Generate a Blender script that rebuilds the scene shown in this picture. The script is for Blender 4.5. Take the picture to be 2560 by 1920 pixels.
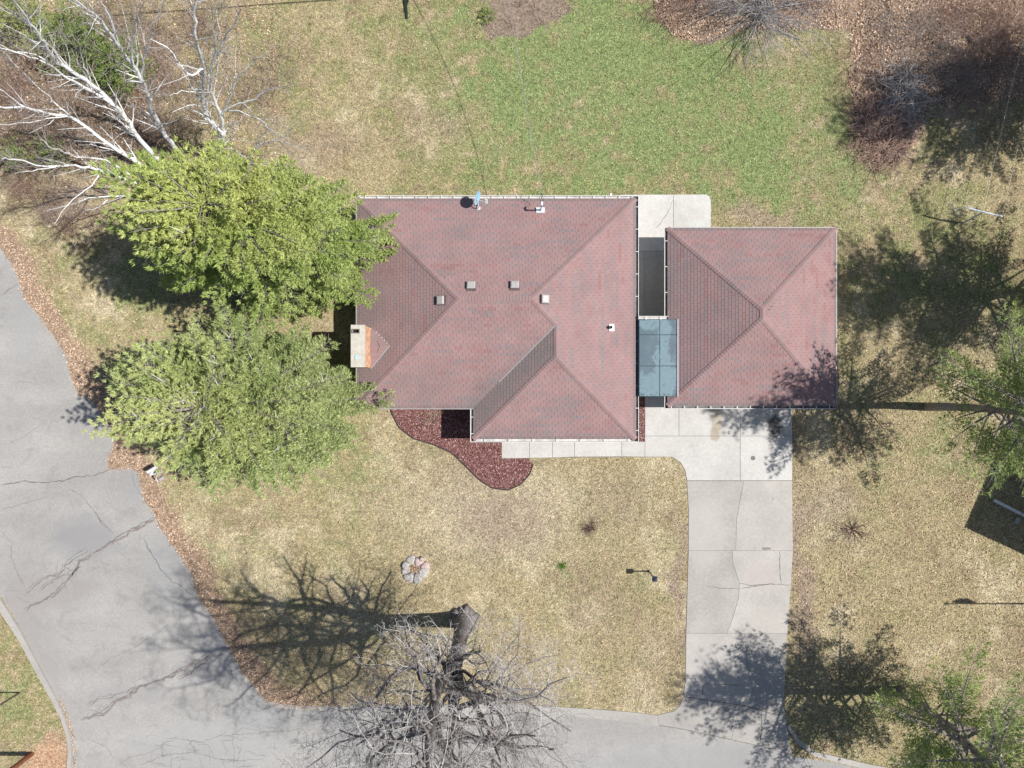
import bpy, math, random
import numpy as np
from mathutils import Vector, Matrix
from mathutils.geometry import tessellate_polygon

# ------------------------------------------------------------------ camera, sky, sun, exposure
for o in list(bpy.data.objects):
    bpy.data.objects.remove(o)
SC = bpy.context.scene
COL = SC.collection
CAM_H = 36.0            # the drone's height over the yard
PXM = 48.0              # photograph pixels per metre at ground level

cam_d = bpy.data.cameras.new('camera')
cam_d.sensor_width = 36.0
cam_d.lens = 36.0 * CAM_H / (2560 / PXM)
cam_d.clip_end = 2000.0
cam = bpy.data.objects.new('camera', cam_d)
cam.location = (0, 0, CAM_H)
COL.objects.link(cam)
SC.camera = cam

SUN_EL = 54.0
world = bpy.data.worlds.new('World')
SC.world = world
world.use_nodes = True
wn = world.node_tree
wn.nodes.clear()
sky = wn.nodes.new('ShaderNodeTexSky')
sky.sky_type = 'NISHITA'
sky.sun_disc = False
sky.sun_elevation = math.radians(SUN_EL)
sky.sun_rotation = math.radians(90)
bg = wn.nodes.new('ShaderNodeBackground')
bg.inputs['Strength'].default_value = 0.068
wo = wn.nodes.new('ShaderNodeOutputWorld')
wn.links.new(sky.outputs[0], bg.inputs[0])
wn.links.new(bg.outputs[0], wo.inputs[0])

sun_d = bpy.data.lights.new('sun', 'SUN')
sun_d.energy = 4.75
sun_d.angle = math.radians(0.53)
sun_d.color = (1.0, 0.955, 0.89)
sun = bpy.data.objects.new('sun', sun_d)
sun.rotation_euler = (0, math.radians(90 - SUN_EL), 0)
sun.location = (30, 0, 45)
COL.objects.link(sun)

SC.view_settings.view_transform = 'Standard'
SC.view_settings.look = 'None'
SC.view_settings.gamma = 1.0
SC.view_settings.use_curve_mapping = False
SC.view_settings.exposure = 0.62

# ------------------------------------------------------------------ helpers
def P(px, py, h=0.0):
    """photograph pixel -> point at height h."""
    k = (CAM_H - h) / CAM_H / PXM
    return ((px - 1280.0) * k, (960.0 - py) * k, h)

def G(px, py, h=0.0):
    """ground-plan pixel -> point straight above it at height h."""
    return ((px - 1280.0) / PXM, (960.0 - py) / PXM, h)

def smooth(a, b, x):
    t = np.clip((x - a) / (b - a), 0, 1)
    return t * t * (3 - 2 * t)

_nt = np.random.default_rng(77).random((256, 256))
def vnoise(x, y):
    xi = np.floor(x).astype(int); yi = np.floor(y).astype(int)
    fx = x - xi; fy = y - yi
    fx = fx * fx * (3 - 2 * fx); fy = fy * fy * (3 - 2 * fy)
    a = _nt[xi & 255, yi & 255]; b = _nt[(xi + 1) & 255, yi & 255]
    c = _nt[xi & 255, (yi + 1) & 255]; d = _nt[(xi + 1) & 255, (yi + 1) & 255]
    return (a * (1 - fx) + b * fx) * (1 - fy) + (c * (1 - fx) + d * fx) * fy

def fbm(x, y, o=4):
    s = 0; a = .5; n = 0
    for i in range(o):
        s = s + a * vnoise(x * 2 ** i + 17.3 * i, y * 2 ** i + 9.1 * i); n += a; a *= .55
    return s / n

def inside(px, py, poly):
    r = np.zeros(px.shape, bool)
    n = len(poly)
    for i in range(n):
        x1, y1 = poly[i]; x2, y2 = poly[(i + 1) % n]
        if y1 == y2:
            continue
        c = ((y1 > py) != (y2 > py)) & (px < (x2 - x1) * (py - y1) / (y2 - y1) + x1)
        r ^= c
    return r

def seg_dist(px, py, line):
    d = np.full(px.shape, 1e9)
    for (x1, y1), (x2, y2) in zip(line[:-1], line[1:]):
        vx, vy = x2 - x1, y2 - y1
        t = np.clip(((px - x1) * vx + (py - y1) * vy) / (vx * vx + vy * vy + 1e-9), 0, 1)
        d = np.minimum(d, np.hypot(px - x1 - t * vx, py - y1 - t * vy))
    return d

class MB:
    """collects polygons; build() links them as ONE mesh object."""
    def __init__(s):
        s.v = []; s.f = []; s.t = []; s.m = []
    def face(s, pts, tint=0.0, mi=0):
        n = len(s.v); s.v += [tuple(p) for p in pts]
        s.f.append(tuple(range(n, n + len(pts)))); s.t.append(tint); s.m.append(mi)
    def box(s, c, size, rot=0.0, tint=0.0, mi=0, M=None):
        hx, hy, hz = size[0] / 2, size[1] / 2, size[2] / 2
        cs, sn = math.cos(rot), math.sin(rot)
        p = []
        for dz in (-hz, hz):
            for dx, dy in ((-hx, -hy), (hx, -hy), (hx, hy), (-hx, hy)):
                q = Vector((dx * cs - dy * sn, dx * sn + dy * cs, dz))
                if M is not None:
                    q = M @ Vector((dx, dy, dz))
                p.append((c[0] + q[0], c[1] + q[1], c[2] + q[2]))
        n = len(s.v); s.v += p
        for q in ((3, 2, 1, 0), (4, 5, 6, 7), (0, 1, 5, 4), (1, 2, 6, 5), (2, 3, 7, 6), (3, 0, 4, 7)):
            s.f.append(tuple(n + i for i in q)); s.t.append(tint); s.m.append(mi)
    def prism(s, poly, z0, z1, tint=0.0, mi=0, bevel=0.0):
        """poly: list of world (x, y)"""
        ar = sum(poly[i][0] * poly[(i + 1) % len(poly)][1] - poly[(i + 1) % len(poly)][0] * poly[i][1] for i in range(len(poly)))
        if ar < 0:
            poly = poly[::-1]
        n = len(poly)
        b = len(s.v)
        s.v += [(x, y, z0) for x, y in poly]
        rings = [b]
        if bevel:
            s.v += [(x, y, z1 - bevel) for x, y in poly]; rings.append(b + n)
            ins = []
            for i in range(n):
                a = Vector(poly[i - 1]); c = Vector(poly[i]); d = Vector(poly[(i + 1) % n])
                e1 = (c - a).normalized(); e2 = (d - c).normalized()
                n1 = Vector((-e1.y, e1.x)); n2 = Vector((-e2.y, e2.x))
                m = n1 + n2
                if m.length < 1e-4: m = n1
                m.normalize()
                ins.append((c.x + m.x * bevel, c.y + m.y * bevel))
            top = ins
        else:
            top = poly
        s.v += [(x, y, z1) for x, y in top]; rings.append(len(s.v) - n)
        for r0, r1 in zip(rings[:-1], rings[1:]):
            for i in range(n):
                j = (i + 1) % n
                s.f.append((r0 + i, r0 + j, r1 + j, r1 + i)); s.t.append(tint); s.m.append(mi)
        tr = tessellate_polygon([[Vector((x, y, 0)) for x, y in top]])
        for q in tr:
            a, b_, c = [Vector(top[i]) for i in q]
            if (b_ - a).cross(c - a) < 0: q = q[::-1]
            s.f.append(tuple(rings[-1] + i for i in q)); s.t.append(tint); s.m.append(mi)
    def tube(s, pts, rad, sides=6, cap=True, tint=0.0, mi=0):
        pts = [Vector(p) for p in pts]
        n0 = len(s.v)
        up = Vector((0, 0, 1))
        prev = None
        for i, p in enumerate(pts):
            d = (pts[min(i + 1, len(pts) - 1)] - pts[max(i - 1, 0)])
            if d.length < 1e-9: d = Vector((0, 0, 1))
            d.normalize()
            if prev is None:
                a = d.cross(up if abs(d.z) < .9 else Vector((1, 0, 0))).normalized()
            else:
                a = (prev - d * prev.dot(d))
                a = a.normalized() if a.length > 1e-6 else d.orthogonal().normalized()
            prev = a
            b = d.cross(a)
            r = rad[i] if hasattr(rad, '__len__') else rad
            for k in range(sides):
                t = 2 * math.pi * k / sides
                q = p + (a * math.cos(t) + b * math.sin(t)) * r
                s.v.append((q.x, q.y, q.z))
        for i in range(len(pts) - 1):
            for k in range(sides):
                k2 = (k + 1) % sides
                s.f.append((n0 + i * sides + k, n0 + i * sides + k2, n0 + (i + 1) * sides + k2, n0 + (i + 1) * sides + k))
                s.t.append(tint); s.m.append(mi)
        if cap:
            s.f.append(tuple(n0 + k for k in range(sides))[::-1]); s.t.append(tint); s.m.append(mi)
            e = n0 + (len(pts) - 1) * sides
            s.f.append(tuple(e + k for k in range(sides))); s.t.append(tint); s.m.append(mi)
    def mesh(s, name, mats, smooth_=False):
        me = bpy.data.meshes.new(name)
        me.from_pydata(s.v, [], s.f)
        a = me.attributes.new('tint', 'FLOAT', 'FACE')
        a.data.foreach_set('value', s.t)
        if not isinstance(mats, (list, tuple)): mats = [mats]
        for m in mats: me.materials.append(m)
        me.polygons.foreach_set('material_index', s.m)
        if smooth_: me.polygons.foreach_set('use_smooth', [True] * len(s.f))
        me.update()
        return me
    def build(s, name, mats, parent=None, smooth_=False):
        o = bpy.data.objects.new(name, s.mesh(name, mats, smooth_))
        COL.objects.link(o)
        if parent is not None:
            o.parent = parent
            o.matrix_parent_inverse = parent.matrix_basis.inverted() if parent.parent is None else Matrix()
        return o

def tri_object(name, V, colr, mat, parent=None):
    """V: (n,3,3) triangles, colr: (n,3) colour of each."""
    n = len(V)
    me = bpy.data.meshes.new(name)
    me.vertices.add(n * 3)
    me.vertices.foreach_set('co', V.astype(np.float32).ravel())
    me.loops.add(n * 3)
    me.loops.foreach_set('vertex_index', np.arange(n * 3, dtype=np.int32))
    me.polygons.add(n)
    me.polygons.foreach_set('loop_start', np.arange(0, n * 3, 3, dtype=np.int32))
    me.polygons.foreach_set('loop_total', np.full(n, 3, np.int32))
    a = me.attributes.new('colour', 'FLOAT_COLOR', 'FACE')
    c4 = np.ones((n, 4), np.float32); c4[:, :3] = colr
    a.data.foreach_set('color', c4.ravel())
    me.materials.append(mat)
    me.update(calc_edges=True)
    o = bpy.data.objects.new(name, me)
    COL.objects.link(o)
    if parent is not None:
        o.parent = parent
        o.matrix_parent_inverse = parent.matrix_basis.inverted()
    return o

def empty(name, loc=(0, 0, 0)):
    o = bpy.data.objects.new(name, None)
    o.location = loc
    o.empty_display_size = .3
    COL.objects.link(o)
    return o

def tag(o, label=None, cat=None, group=None, kind=None):
    if label: o['label'] = label
    if cat: o['category'] = cat
    if group: o['group'] = group
    if kind: o['kind'] = kind
    return o

# ------------------------------------------------------------------ materials
def new_mat(name, rough=.8, spec=.25):
    m = bpy.data.materials.new(name); m.use_nodes = True
    nt = m.node_tree
    b = nt.nodes['Principled BSDF']
    b.inputs['Roughness'].default_value = rough
    b.inputs['Specular IOR Level'].default_value = spec
    return m, nt, b

def N(nt, t, **kw):
    n = nt.nodes.new(t)
    for k, v in kw.items():
        if hasattr(n, k): setattr(n, k, v)
        else: n.inputs[k].default_value = v
    return n

def L(nt, a, b): nt.links.new(a, b)

def math_n(nt, op, a, b=None, clamp=False):
    n = nt.nodes.new('ShaderNodeMath'); n.operation = op; n.use_clamp = clamp
    for i, x in enumerate((a, b)):
        if x is None: continue
        if isinstance(x, (int, float)): n.inputs[i].default_value = x
        else: L(nt, x, n.inputs[i])
    return n.outputs[0]

def mix_n(nt, f, a, b, blend='MIX'):
    n = nt.nodes.new('ShaderNodeMix'); n.data_type = 'RGBA'; n.blend_type = blend; n.clamp_factor = True
    for k, x in ((0, f), (6, a), (7, b)):
        if isinstance(x, (int, float)): n.inputs[k].default_value = x
        elif isinstance(x, (tuple, list)): n.inputs[k].default_value = (*x[:3], 1)
        else: L(nt, x, n.inputs[k])
    return n.outputs[2]

def pos_n(nt):
    return nt.nodes.new('ShaderNodeNewGeometry').outputs['Position']

def noise_n(nt, vec, scale, detail=3, rough=.55, dist=0.0):
    n = nt.nodes.new('ShaderNodeTexNoise')
    n.inputs['Scale'].default_value = scale; n.inputs['Detail'].default_value = detail
    n.inputs['Roughness'].default_value = rough; n.inputs['Distortion'].default_value = dist
    if vec is not None: L(nt, vec, n.inputs['Vector'])
    return n.outputs['Fac']

def ramp_n(nt, fac, stops):
    n = nt.nodes.new('ShaderNodeValToRGB')
    e = n.color_ramp.elements
    while len(e) > 1: e.remove(e[-1])
    for i, (p, c) in enumerate(stops):
        q = e[0] if i == 0 else e.new(p)
        q.position = p
        q.color = (*c, 1) if isinstance(c, (tuple, list)) else (c, c, c, 1)
    L(nt, fac, n.inputs[0])
    return n.outputs[0]

def bump_n(nt, b, h, strength=.4, dist=.02):
    n = nt.nodes.new('ShaderNodeBump')
    n.inputs['Strength'].default_value = strength; n.inputs['Distance'].default_value = dist
    L(nt, h, n.inputs['Height']); L(nt, n.outputs[0], b.inputs['Normal'])

def blob_n(nt, px, py, rx, ry, nscale=6.0, namp=.5, soft=.25):
    """an irregular stain or colour patch at ground-plan pixel (px, py), radii in pixels."""
    c = G(px, py)
    m = nt.nodes.new('ShaderNodeMapping'); m.vector_type = 'TEXTURE'
    m.inputs['Location'].default_value = (c[0], c[1], 0)
    m.inputs['Scale'].default_value = (rx / PXM, ry / PXM, 1e3)
    p = pos_n(nt); L(nt, p, m.inputs['Vector'])
    ln = nt.nodes.new('ShaderNodeVectorMath'); ln.operation = 'LENGTH'; L(nt, m.outputs[0], ln.inputs[0])
    d = math_n(nt, 'ADD', ln.outputs['Value'], math_n(nt, 'MULTIPLY', math_n(nt, 'SUBTRACT', noise_n(nt, p, nscale, 4), .5), namp * 2))
    r = nt.nodes.new('ShaderNodeMapRange'); r.interpolation_type = 'SMOOTHSTEP'
    L(nt, d, r.inputs[0]); r.inputs[1].default_value = 1 - soft; r.inputs[2].default_value = 1 + soft
    r.inputs[3].default_value = 1; r.inputs[4].default_value = 0
    return r.outputs[0]

def simple(name, c, rough=.6, spec=.3, var=.12, scale=8.0, metal=0.0):
    m, nt, b = new_mat(name, rough, spec)
    b.inputs['Metallic'].default_value = metal
    f = noise_n(nt, pos_n(nt), scale, 4)
    lo = tuple(x * (1 - var) for x in c); hi = tuple(min(1, x * (1 + var)) for x in c)
    L(nt, ramp_n(nt, f, [(.3, lo), (.7, hi)]), b.inputs['Base Color'])
    return m

def attr_mat(name, rough=.75, spec=.15, trans=0.0, nz=0.0, nscale=20.0):
    m, nt, b = new_mat(name, rough, spec)
    a = nt.nodes.new('ShaderNodeAttribute'); a.attribute_name = 'colour'
    c = a.outputs['Color']
    if nz:
        f = noise_n(nt, pos_n(nt), nscale, 3)
        c = mix_n(nt, 1.0, c, ramp_n(nt, f, [(.25, 1 - nz), (.75, 1 + nz)]), 'MULTIPLY')
    L(nt, c, b.inputs['Base Color'])
    if trans:
        t = nt.nodes.new('ShaderNodeBsdfTranslucent'); L(nt, c, t.inputs['Color'])
        x = nt.nodes.new('ShaderNodeMixShader'); x.inputs[0].default_value = trans
        L(nt, b.outputs[0], x.inputs[1]); L(nt, t.outputs[0], x.inputs[2])
        L(nt, x.outputs[0], nt.nodes['Material Output'].inputs['Surface'])
    return m

M_GRASS = attr_mat('grass_blade', .8, .1, .25)
M_LEAF = attr_mat('dry_leaf', .75, .15, .1)
M_NEEDLE = attr_mat('needles', .6, .25, .35)
M_CHIP = attr_mat('mulch_chip', .85, .1)
M_WHITE = simple('white_metal', (.56, .56, .55), .4, .4, .04)
M_FASCIA = simple('fascia_paint', (.66, .65, .62), .6, .3, .06)
M_SIDING = simple('siding', (.62, .60, .55), .7, .2, .05)
M_GREYVENT = simple('vent_metal', (.31, .30, .295), .5, .4, .08)
M_BLACK = simple('black_metal', (.018, .018, .020), .35, .5, .2)
M_RUBBER = simple('black_edging', (.03, .028, .028), .6, .3, .2)
M_DISH = simple('dish_enamel', (.20, .36, .48), .45, .4, .06)
M_GREYPLASTIC = simple('grey_plastic', (.45, .46, .47), .5, .4, .08)
M_GLASS = simple('window_glass', (.05, .06, .07), .08, .6, .1)
M_DARKHOLE = simple('flue_dark', (.02, .02, .02), .9, .1, .2)
M_GALV = simple('galvanised_steel', (.46, .50, .56), .4, .5, .12)
M_CABLE = simple('cable_sheath', (.03, .03, .03), .6, .3, .1)
M_ROPE = simple('clothes_line', (.50, .47, .38), .8, .2, .1)
M_STAKE = simple('dark_green_steel', (.012, .022, .018), .5, .3, .2)

def wood_mat(name, lo, hi, scale=6.0, marks=None):
    m, nt, b = new_mat(name, .85, .15)
    p = pos_n(nt)
    mp = nt.nodes.new('ShaderNodeMapping'); mp.inputs['Scale'].default_value = (1, 1, .25); L(nt, p, mp.inputs['Vector'])
    f = noise_n(nt, mp.outputs[0], scale * 2.5, 5, .65)
    c = ramp_n(nt, f, [(.3, lo), (.7, hi)])
    if marks:
        mp2 = nt.nodes.new('ShaderNodeMapping'); mp2.inputs['Scale'].default_value = (1, 1, 3.0); L(nt, p, mp2.inputs['Vector'])
        g = noise_n(nt, mp2.outputs[0], 3.2, 4, .7)
        c = mix_n(nt, ramp_n(nt, g, [(.59, 0.0), (.65, 1.0)]), c, marks)
    L(nt, c, b.inputs['Base Color'])
    bump_n(nt, b, f, .5, .03)
    return m

M_BARK = wood_mat('grey_bark', (.095, .085, .085), (.225, .205, .20))
M_TWIG = wood_mat('pale_twig', (.24, .23, .225), (.47, .455, .45))
M_BIRCH = wood_mat('birch_bark', (.56, .57, .58), (.78, .78, .78), 5, (.12, .11, .10))
M_BIRCHTWIG = wood_mat('birch_twig', (.20, .16, .14), (.46, .42, .40))
M_PINEBARK = wood_mat('pine_bark', (.17, .15, .135), (.33, .30, .27))
M_DEADTWIG = wood_mat('dead_twig', (.36, .35, .33), (.55, .54, .52))
M_BRUSH = wood_mat('brush_twig', (.20, .14, .12), (.42, .31, .26))
M_SHRUBTWIG = wood_mat('shrub_twig', (.08, .05, .045), (.17, .11, .10))
M_PURPLE = wood_mat('purple_brush', (.13, .075, .07), (.30, .20, .18))
M_DARKBRUSH = wood_mat('dark_brush', (.10, .08, .06), (.24, .20, .15))
M_TANTWIG = wood_mat('tan_twig', (.28, .20, .15), (.46, .36, .28))
M_POLE = wood_mat('treated_wood', (.10, .04, .02), (.22, .09, .05))
M_OLDPOLE = wood_mat('weathered_pole', (.10, .08, .06), (.2, .17, .14))

def concrete(name, base, blobs=(), scale=1.0):
    m, nt, b = new_mat(name, .85, .15)
    p = pos_n(nt)
    f = noise_n(nt, p, .55 * scale, 5, .6)
    g = noise_n(nt, p, 7.0, 6, .7)
    c = ramp_n(nt, f, [(.28, tuple(x * .86 for x in base)), (.72, tuple(x * 1.10 for x in base))])
    c = mix_n(nt, .55, c, ramp_n(nt, g, [(.25, .74), (.75, 1.22)]), 'MULTIPLY')
    a = nt.nodes.new('ShaderNodeAttribute'); a.attribute_name = 'tint'
    c = mix_n(nt, 1.0, c, ramp_n(nt, a.outputs['Fac'], [(0, .90), (1, 1.08)]), 'MULTIPLY')
    for (px, py, rx, ry, col, amt, na) in blobs:
        c = mix_n(nt, math_n(nt, 'MULTIPLY', blob_n(nt, px, py, rx, ry, 5.0, na), amt), c, col)
    L(nt, c, b.inputs['Base Color'])
    bump_n(nt, b, noise_n(nt, p, 45, 4, .7), .25, .01)
    return m

M_NEWCON = concrete('new_concrete', (.405, .398, .383), [
    (1792, 1052, 13, 34, (.30, .26, .20), .75, .55), (1787, 1085, 12, 18, (.26, .22, .17), .7, .5),
    (1936, 1066, 19, 27, (.05, .05, .055), .9, .5), (1822, 1082, 4, 5, (.12, .12, .12), .7, .4),
    (1930, 1171, 3, 5, (.15, .14, .13), .7, .4), (1640, 1118, 60, 10, (.40, .39, .36), .4, .7),
    (1740, 560, 22, 9, (.42, .47, .44), .35, .5), (1500, 1120, 90, 8, (.42, .42, .40), .4, .8)])
M_OLDCON = concrete('old_concrete', (.325, .31, .292), [
    (1916, 1371, 11, 3.5, (.13, .10, .09), .7, .8), (1760, 1330, 60, 90, (.37, .355, .335), .35, .8),
    (1900, 1440, 40, 40, (.35, .31, .30), .5, .6), (1755, 1640, 40, 120, (.38, .365, .345), .3, .8),
    (1910, 1560, 45, 40, (.33, .30, .28), .4, .6)])
M_KERB = concrete('kerb_concrete', (.345, .33, .31))
M_SUBBASE = simple('joint_grit', (.17, .155, .14), .95, .1, .3, 30)

def asphalt():
    m, nt, b = new_mat('old_asphalt', .85, .2)
    p = pos_n(nt)
    mp = nt.nodes.new('ShaderNodeMapping'); mp.inputs['Rotation'].default_value = (0, 0, math.radians(60))
    mp.inputs['Scale'].default_value = (.22, 1, 1); L(nt, p, mp.inputs['Vector'])
    f = noise_n(nt, mp.outputs[0], .55, 4, .55, .4)
    g = noise_n(nt, p, .35, 5, .6)
    h = noise_n(nt, p, 19, 6, .85)
    c = ramp_n(nt, f, [(.3, (.245, .239, .230)), (.7, (.302, .295, .284))])
    c = mix_n(nt, .8, c, ramp_n(nt, g, [(.3, .88), (.7, 1.1)]), 'MULTIPLY')
    c = mix_n(nt, .7, c, ramp_n(nt, h, [(.25, .62), (.75, 1.36)]), 'MULTIPLY')
    h2 = noise_n(nt, p, 7.5, 6, .8)
    c = mix_n(nt, .8, c, ramp_n(nt, h2, [(.3, .80), (.7, 1.18)]), 'MULTIPLY')
    w2 = noise_n(nt, p, 1.1, 6, .7, .8)
    c = mix_n(nt, ramp_n(nt, w2, [(.52, 0.0), (.66, .55)]), c, (.205, .20, .196))
    # oily / patched areas
    for (px, py, rx, ry, col, amt) in ((215, 1345, 80, 55, (.21, .21, .215), .75), (130, 1480, 110, 45, (.225, .21, .205), .6),
                                       (60, 1560, 45, 150, (.24, .225, .22), .6), (120, 1720, 35, 130, (.245, .232, .228), .6),
                                       (420, 1400, 45, 100, (.235, .24, .245), .5), (330, 1190, 30, 60, (.23, .23, .235), .5),
                                       (260, 1030, 30, 60, (.245, .245, .25), .4), (520, 1860, 200, 60, (.27, .27, .27), .5),
                                       (330, 1735, 90, 22, (.24, .235, .235), .6), (1750, 1905, 300, 50, (.235, .235, .24), .5),
                                       (640, 1790, 60, 40, (.25, .25, .255), .6), (60, 800, 40, 120, (.26, .26, .262), .5)):
        c = mix_n(nt, math_n(nt, 'MULTIPLY', blob_n(nt, px, py, rx, ry, 1.2, .7, .5), amt), c, col)
    L(nt, c, b.inputs['Base Color'])
    bump_n(nt, b, h, .3, .01)
    return m
M_ASPHALT = asphalt()
M_CRACK = simple('crack_fill', (.125, .125, .128), .9, .1, .25, 5)
M_CRACKDIRT = simple('crack_dirt', (.19, .165, .155), .95, .1, .3, 8)
M_FINECRACK = simple('fine_crack', (.165, .16, .157), .95, .1, .2, 6)
M_CONCRACK = simple('concrete_crack', (.16, .15, .14), .95, .1, .3, 8)

# ------------------------------------------------------------------ outlines, in ground-plan pixels
VERGE0 = [(564, 1605), (606, 1679), (641, 1722), (669, 1752), (727, 1764), (860, 1766)]
VERGE = [(-300, 200), (-60, 530), (0, 617), (14, 637), (41, 680), (58, 742), (97, 789), (124, 825), (163, 886), (175, 932), (194, 985), (229, 1000),
         (268, 1057), (288, 1088), (286, 1107), (270, 1150), (272, 1173), (307, 1173), (330, 1170), (346, 1181), (358, 1243), (381, 1278),
         (400, 1318), (447, 1388), (482, 1438), (490, 1481), (540, 1555), (564, 1605), (606, 1679), (641, 1722), (669, 1757), (727, 1772)]
ASPH = [(860, 1778), (1005, 1780), (1100, 1786), (1278, 1789), (1433, 1790), (1550, 1801), (1647, 1814), (1710, 1824), (1828, 1850), (1918, 1870),
        (1980, 1890), (2089, 1906), (2166, 1926), (2400, 1965), (2800, 2040)]
LAWNEDGE = [(669, 1752), (727, 1763), (850, 1766), (1005, 1764), (1258, 1758), (1472, 1771), (1589, 1780), (1643, 1788)]
KERB_OUT = [(-300, 1010), (0, 1524), (50, 1598), (93, 1679), (132, 1749), (155, 1796), (169, 1839), (173, 1875), (170, 1920), (160, 2050), (150, 2200)]
KERB_IN = [(-300, 960), (0, 1490), (52, 1573), (100, 1664), (140, 1738), (163, 1790), (177, 1836), (182, 1875), (180, 1920), (170, 2050), (160, 2200)]
ROAD = VERGE + ASPH + [(2800, 2500), (160, 2500), (170, 2050), (182, 1900), (178, 1836), (163, 1786), (138, 1734), (98, 1660), (50, 1568), (0, 1484), (-300, 955)]
MULCH = [(970, 995), (1209, 995), (1209, 1071), (1254, 1071), (1254, 1146), (1322, 1146), (1333, 1160), (1324, 1186), (1301, 1211), (1270, 1225), (1231, 1220),
         (1200, 1201), (1161, 1162), (1130, 1132), (1083, 1111), (1033, 1096), (998, 1069), (983, 1040), (976, 1022)]
MULCH_EDGE = MULCH[6:]
MULCH2 = [(1548, 985), (1611, 985), (1611, 1104), (1548, 1104)]
DRIVE = [(1612, 985), (1980, 985), (1980, 1201), (1982, 1376), (1978, 1446), (1968, 1586), (1960, 1741), (1966, 1811), (1981, 1890), (1918, 1870), (1828, 1850),
         (1710, 1824), (1643, 1814), (1640, 1788), (1686, 1777), (1708, 1750), (1713, 1703), (1715, 1586), (1719, 1430), (1721, 1275), (1717, 1201), (1712, 1175), (1700, 1155), (1678, 1142), (1254, 1146), (1254, 1071), (1612, 1071)]
PATIO = [(1549, 487), (1766, 486), (1774, 492), (1777, 502), (1777, 620), (1666, 640), (1666, 1000), (1549, 1000)]
HOUSE_FOOT = [(930, 540), (1549, 540), (1549, 1071), (1209, 1071), (1209, 995), (930, 995)]
GARAGE_FOOT = [(1666, 620), (2022, 620), (2022, 990), (1666, 990)]
HARD = [ROAD, DRIVE, PATIO, MULCH, MULCH2, HOUSE_FOOT, GARAGE_FOOT]
LITTER_NE = [(2128, -200), (2128, 60), (2122, 200), (2135, 330), (2190, 400), (2260, 405), (2300, 330), (2330, 270), (2420, 262), (2520, 250), (2700, 240), (2700, -200)]
LITTER_N = [(1625, -200), (1635, 20), (1680, 90), (1760, 110), (1850, 70), (1980, 80), (2140, 70), (2140, -200)]
GARDEN = [(1200, -60), (1192, 20), (1205, 75), (1260, 95), (1340, 95), (1395, 80), (1412, 40), (1400, -60)]

# ------------------------------------------------------------------ lawn colour (the grass itself: dry, green, bare)
TAN = np.array((.40, .336, .205)); GREEN = np.array((.212, .285, .112)); OLIVE = np.array((.285, .275, .135))
STRAW = np.array((.50, .43, .29)); SOIL = np.array((.30, .235, .185)); LITTER = np.array((.31, .225, .165)); BROWN = np.array((.325, .26, .165))

GREENS = [(1560, 120, 330, 170, 1.1), (1640, 330, 430, 190, .95), (1930, 400, 230, 150, .55), (1330, 290, 190, 200, .5), (1480, 470, 330, 60, .6),
          (60, 1720, 150, 220, .5), (930, 1190, 110, 90, .3), (2300, 640, 260, 130, .35), (2330, 1120, 200, 160, .35), (2260, 1800, 330, 150, .3),
          (1100, 80, 200, 120, .3), (600, 120, 300, 200, .25), (1410, 1420, 14, 14, 1.2), (725, 185, 22, 18, .8), (330, 700, 160, 120, .4),
          (1300, 1180, 60, 50, .3), (760, 1380, 200, 160, .15), (1620, 1500, 130, 200, .15), (1960, 590, 90, 200, .2), (560, 1300, 120, 120, .25)]
SOILS = [(2000, 1450, 24, 270, .9), (1704, 1470, 13, 190, .9), (1890, 555, 100, 34, .75), (2062, 1270, 70, 60, .45), (1560, 1250, 90, 60, .35), (1650, 1640, 70, 90, .35),
         (105, 1890, 55, 40, 1.0), (1290, 1310, 110, 70, .5), (1195, 1260, 130, 90, .35), (800, 360, 130, 60, .4), (1500, 1520, 100, 120, .3), (1120, 290, 60, 40, .4), (1060, 300, 60, 40, .3)]

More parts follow.
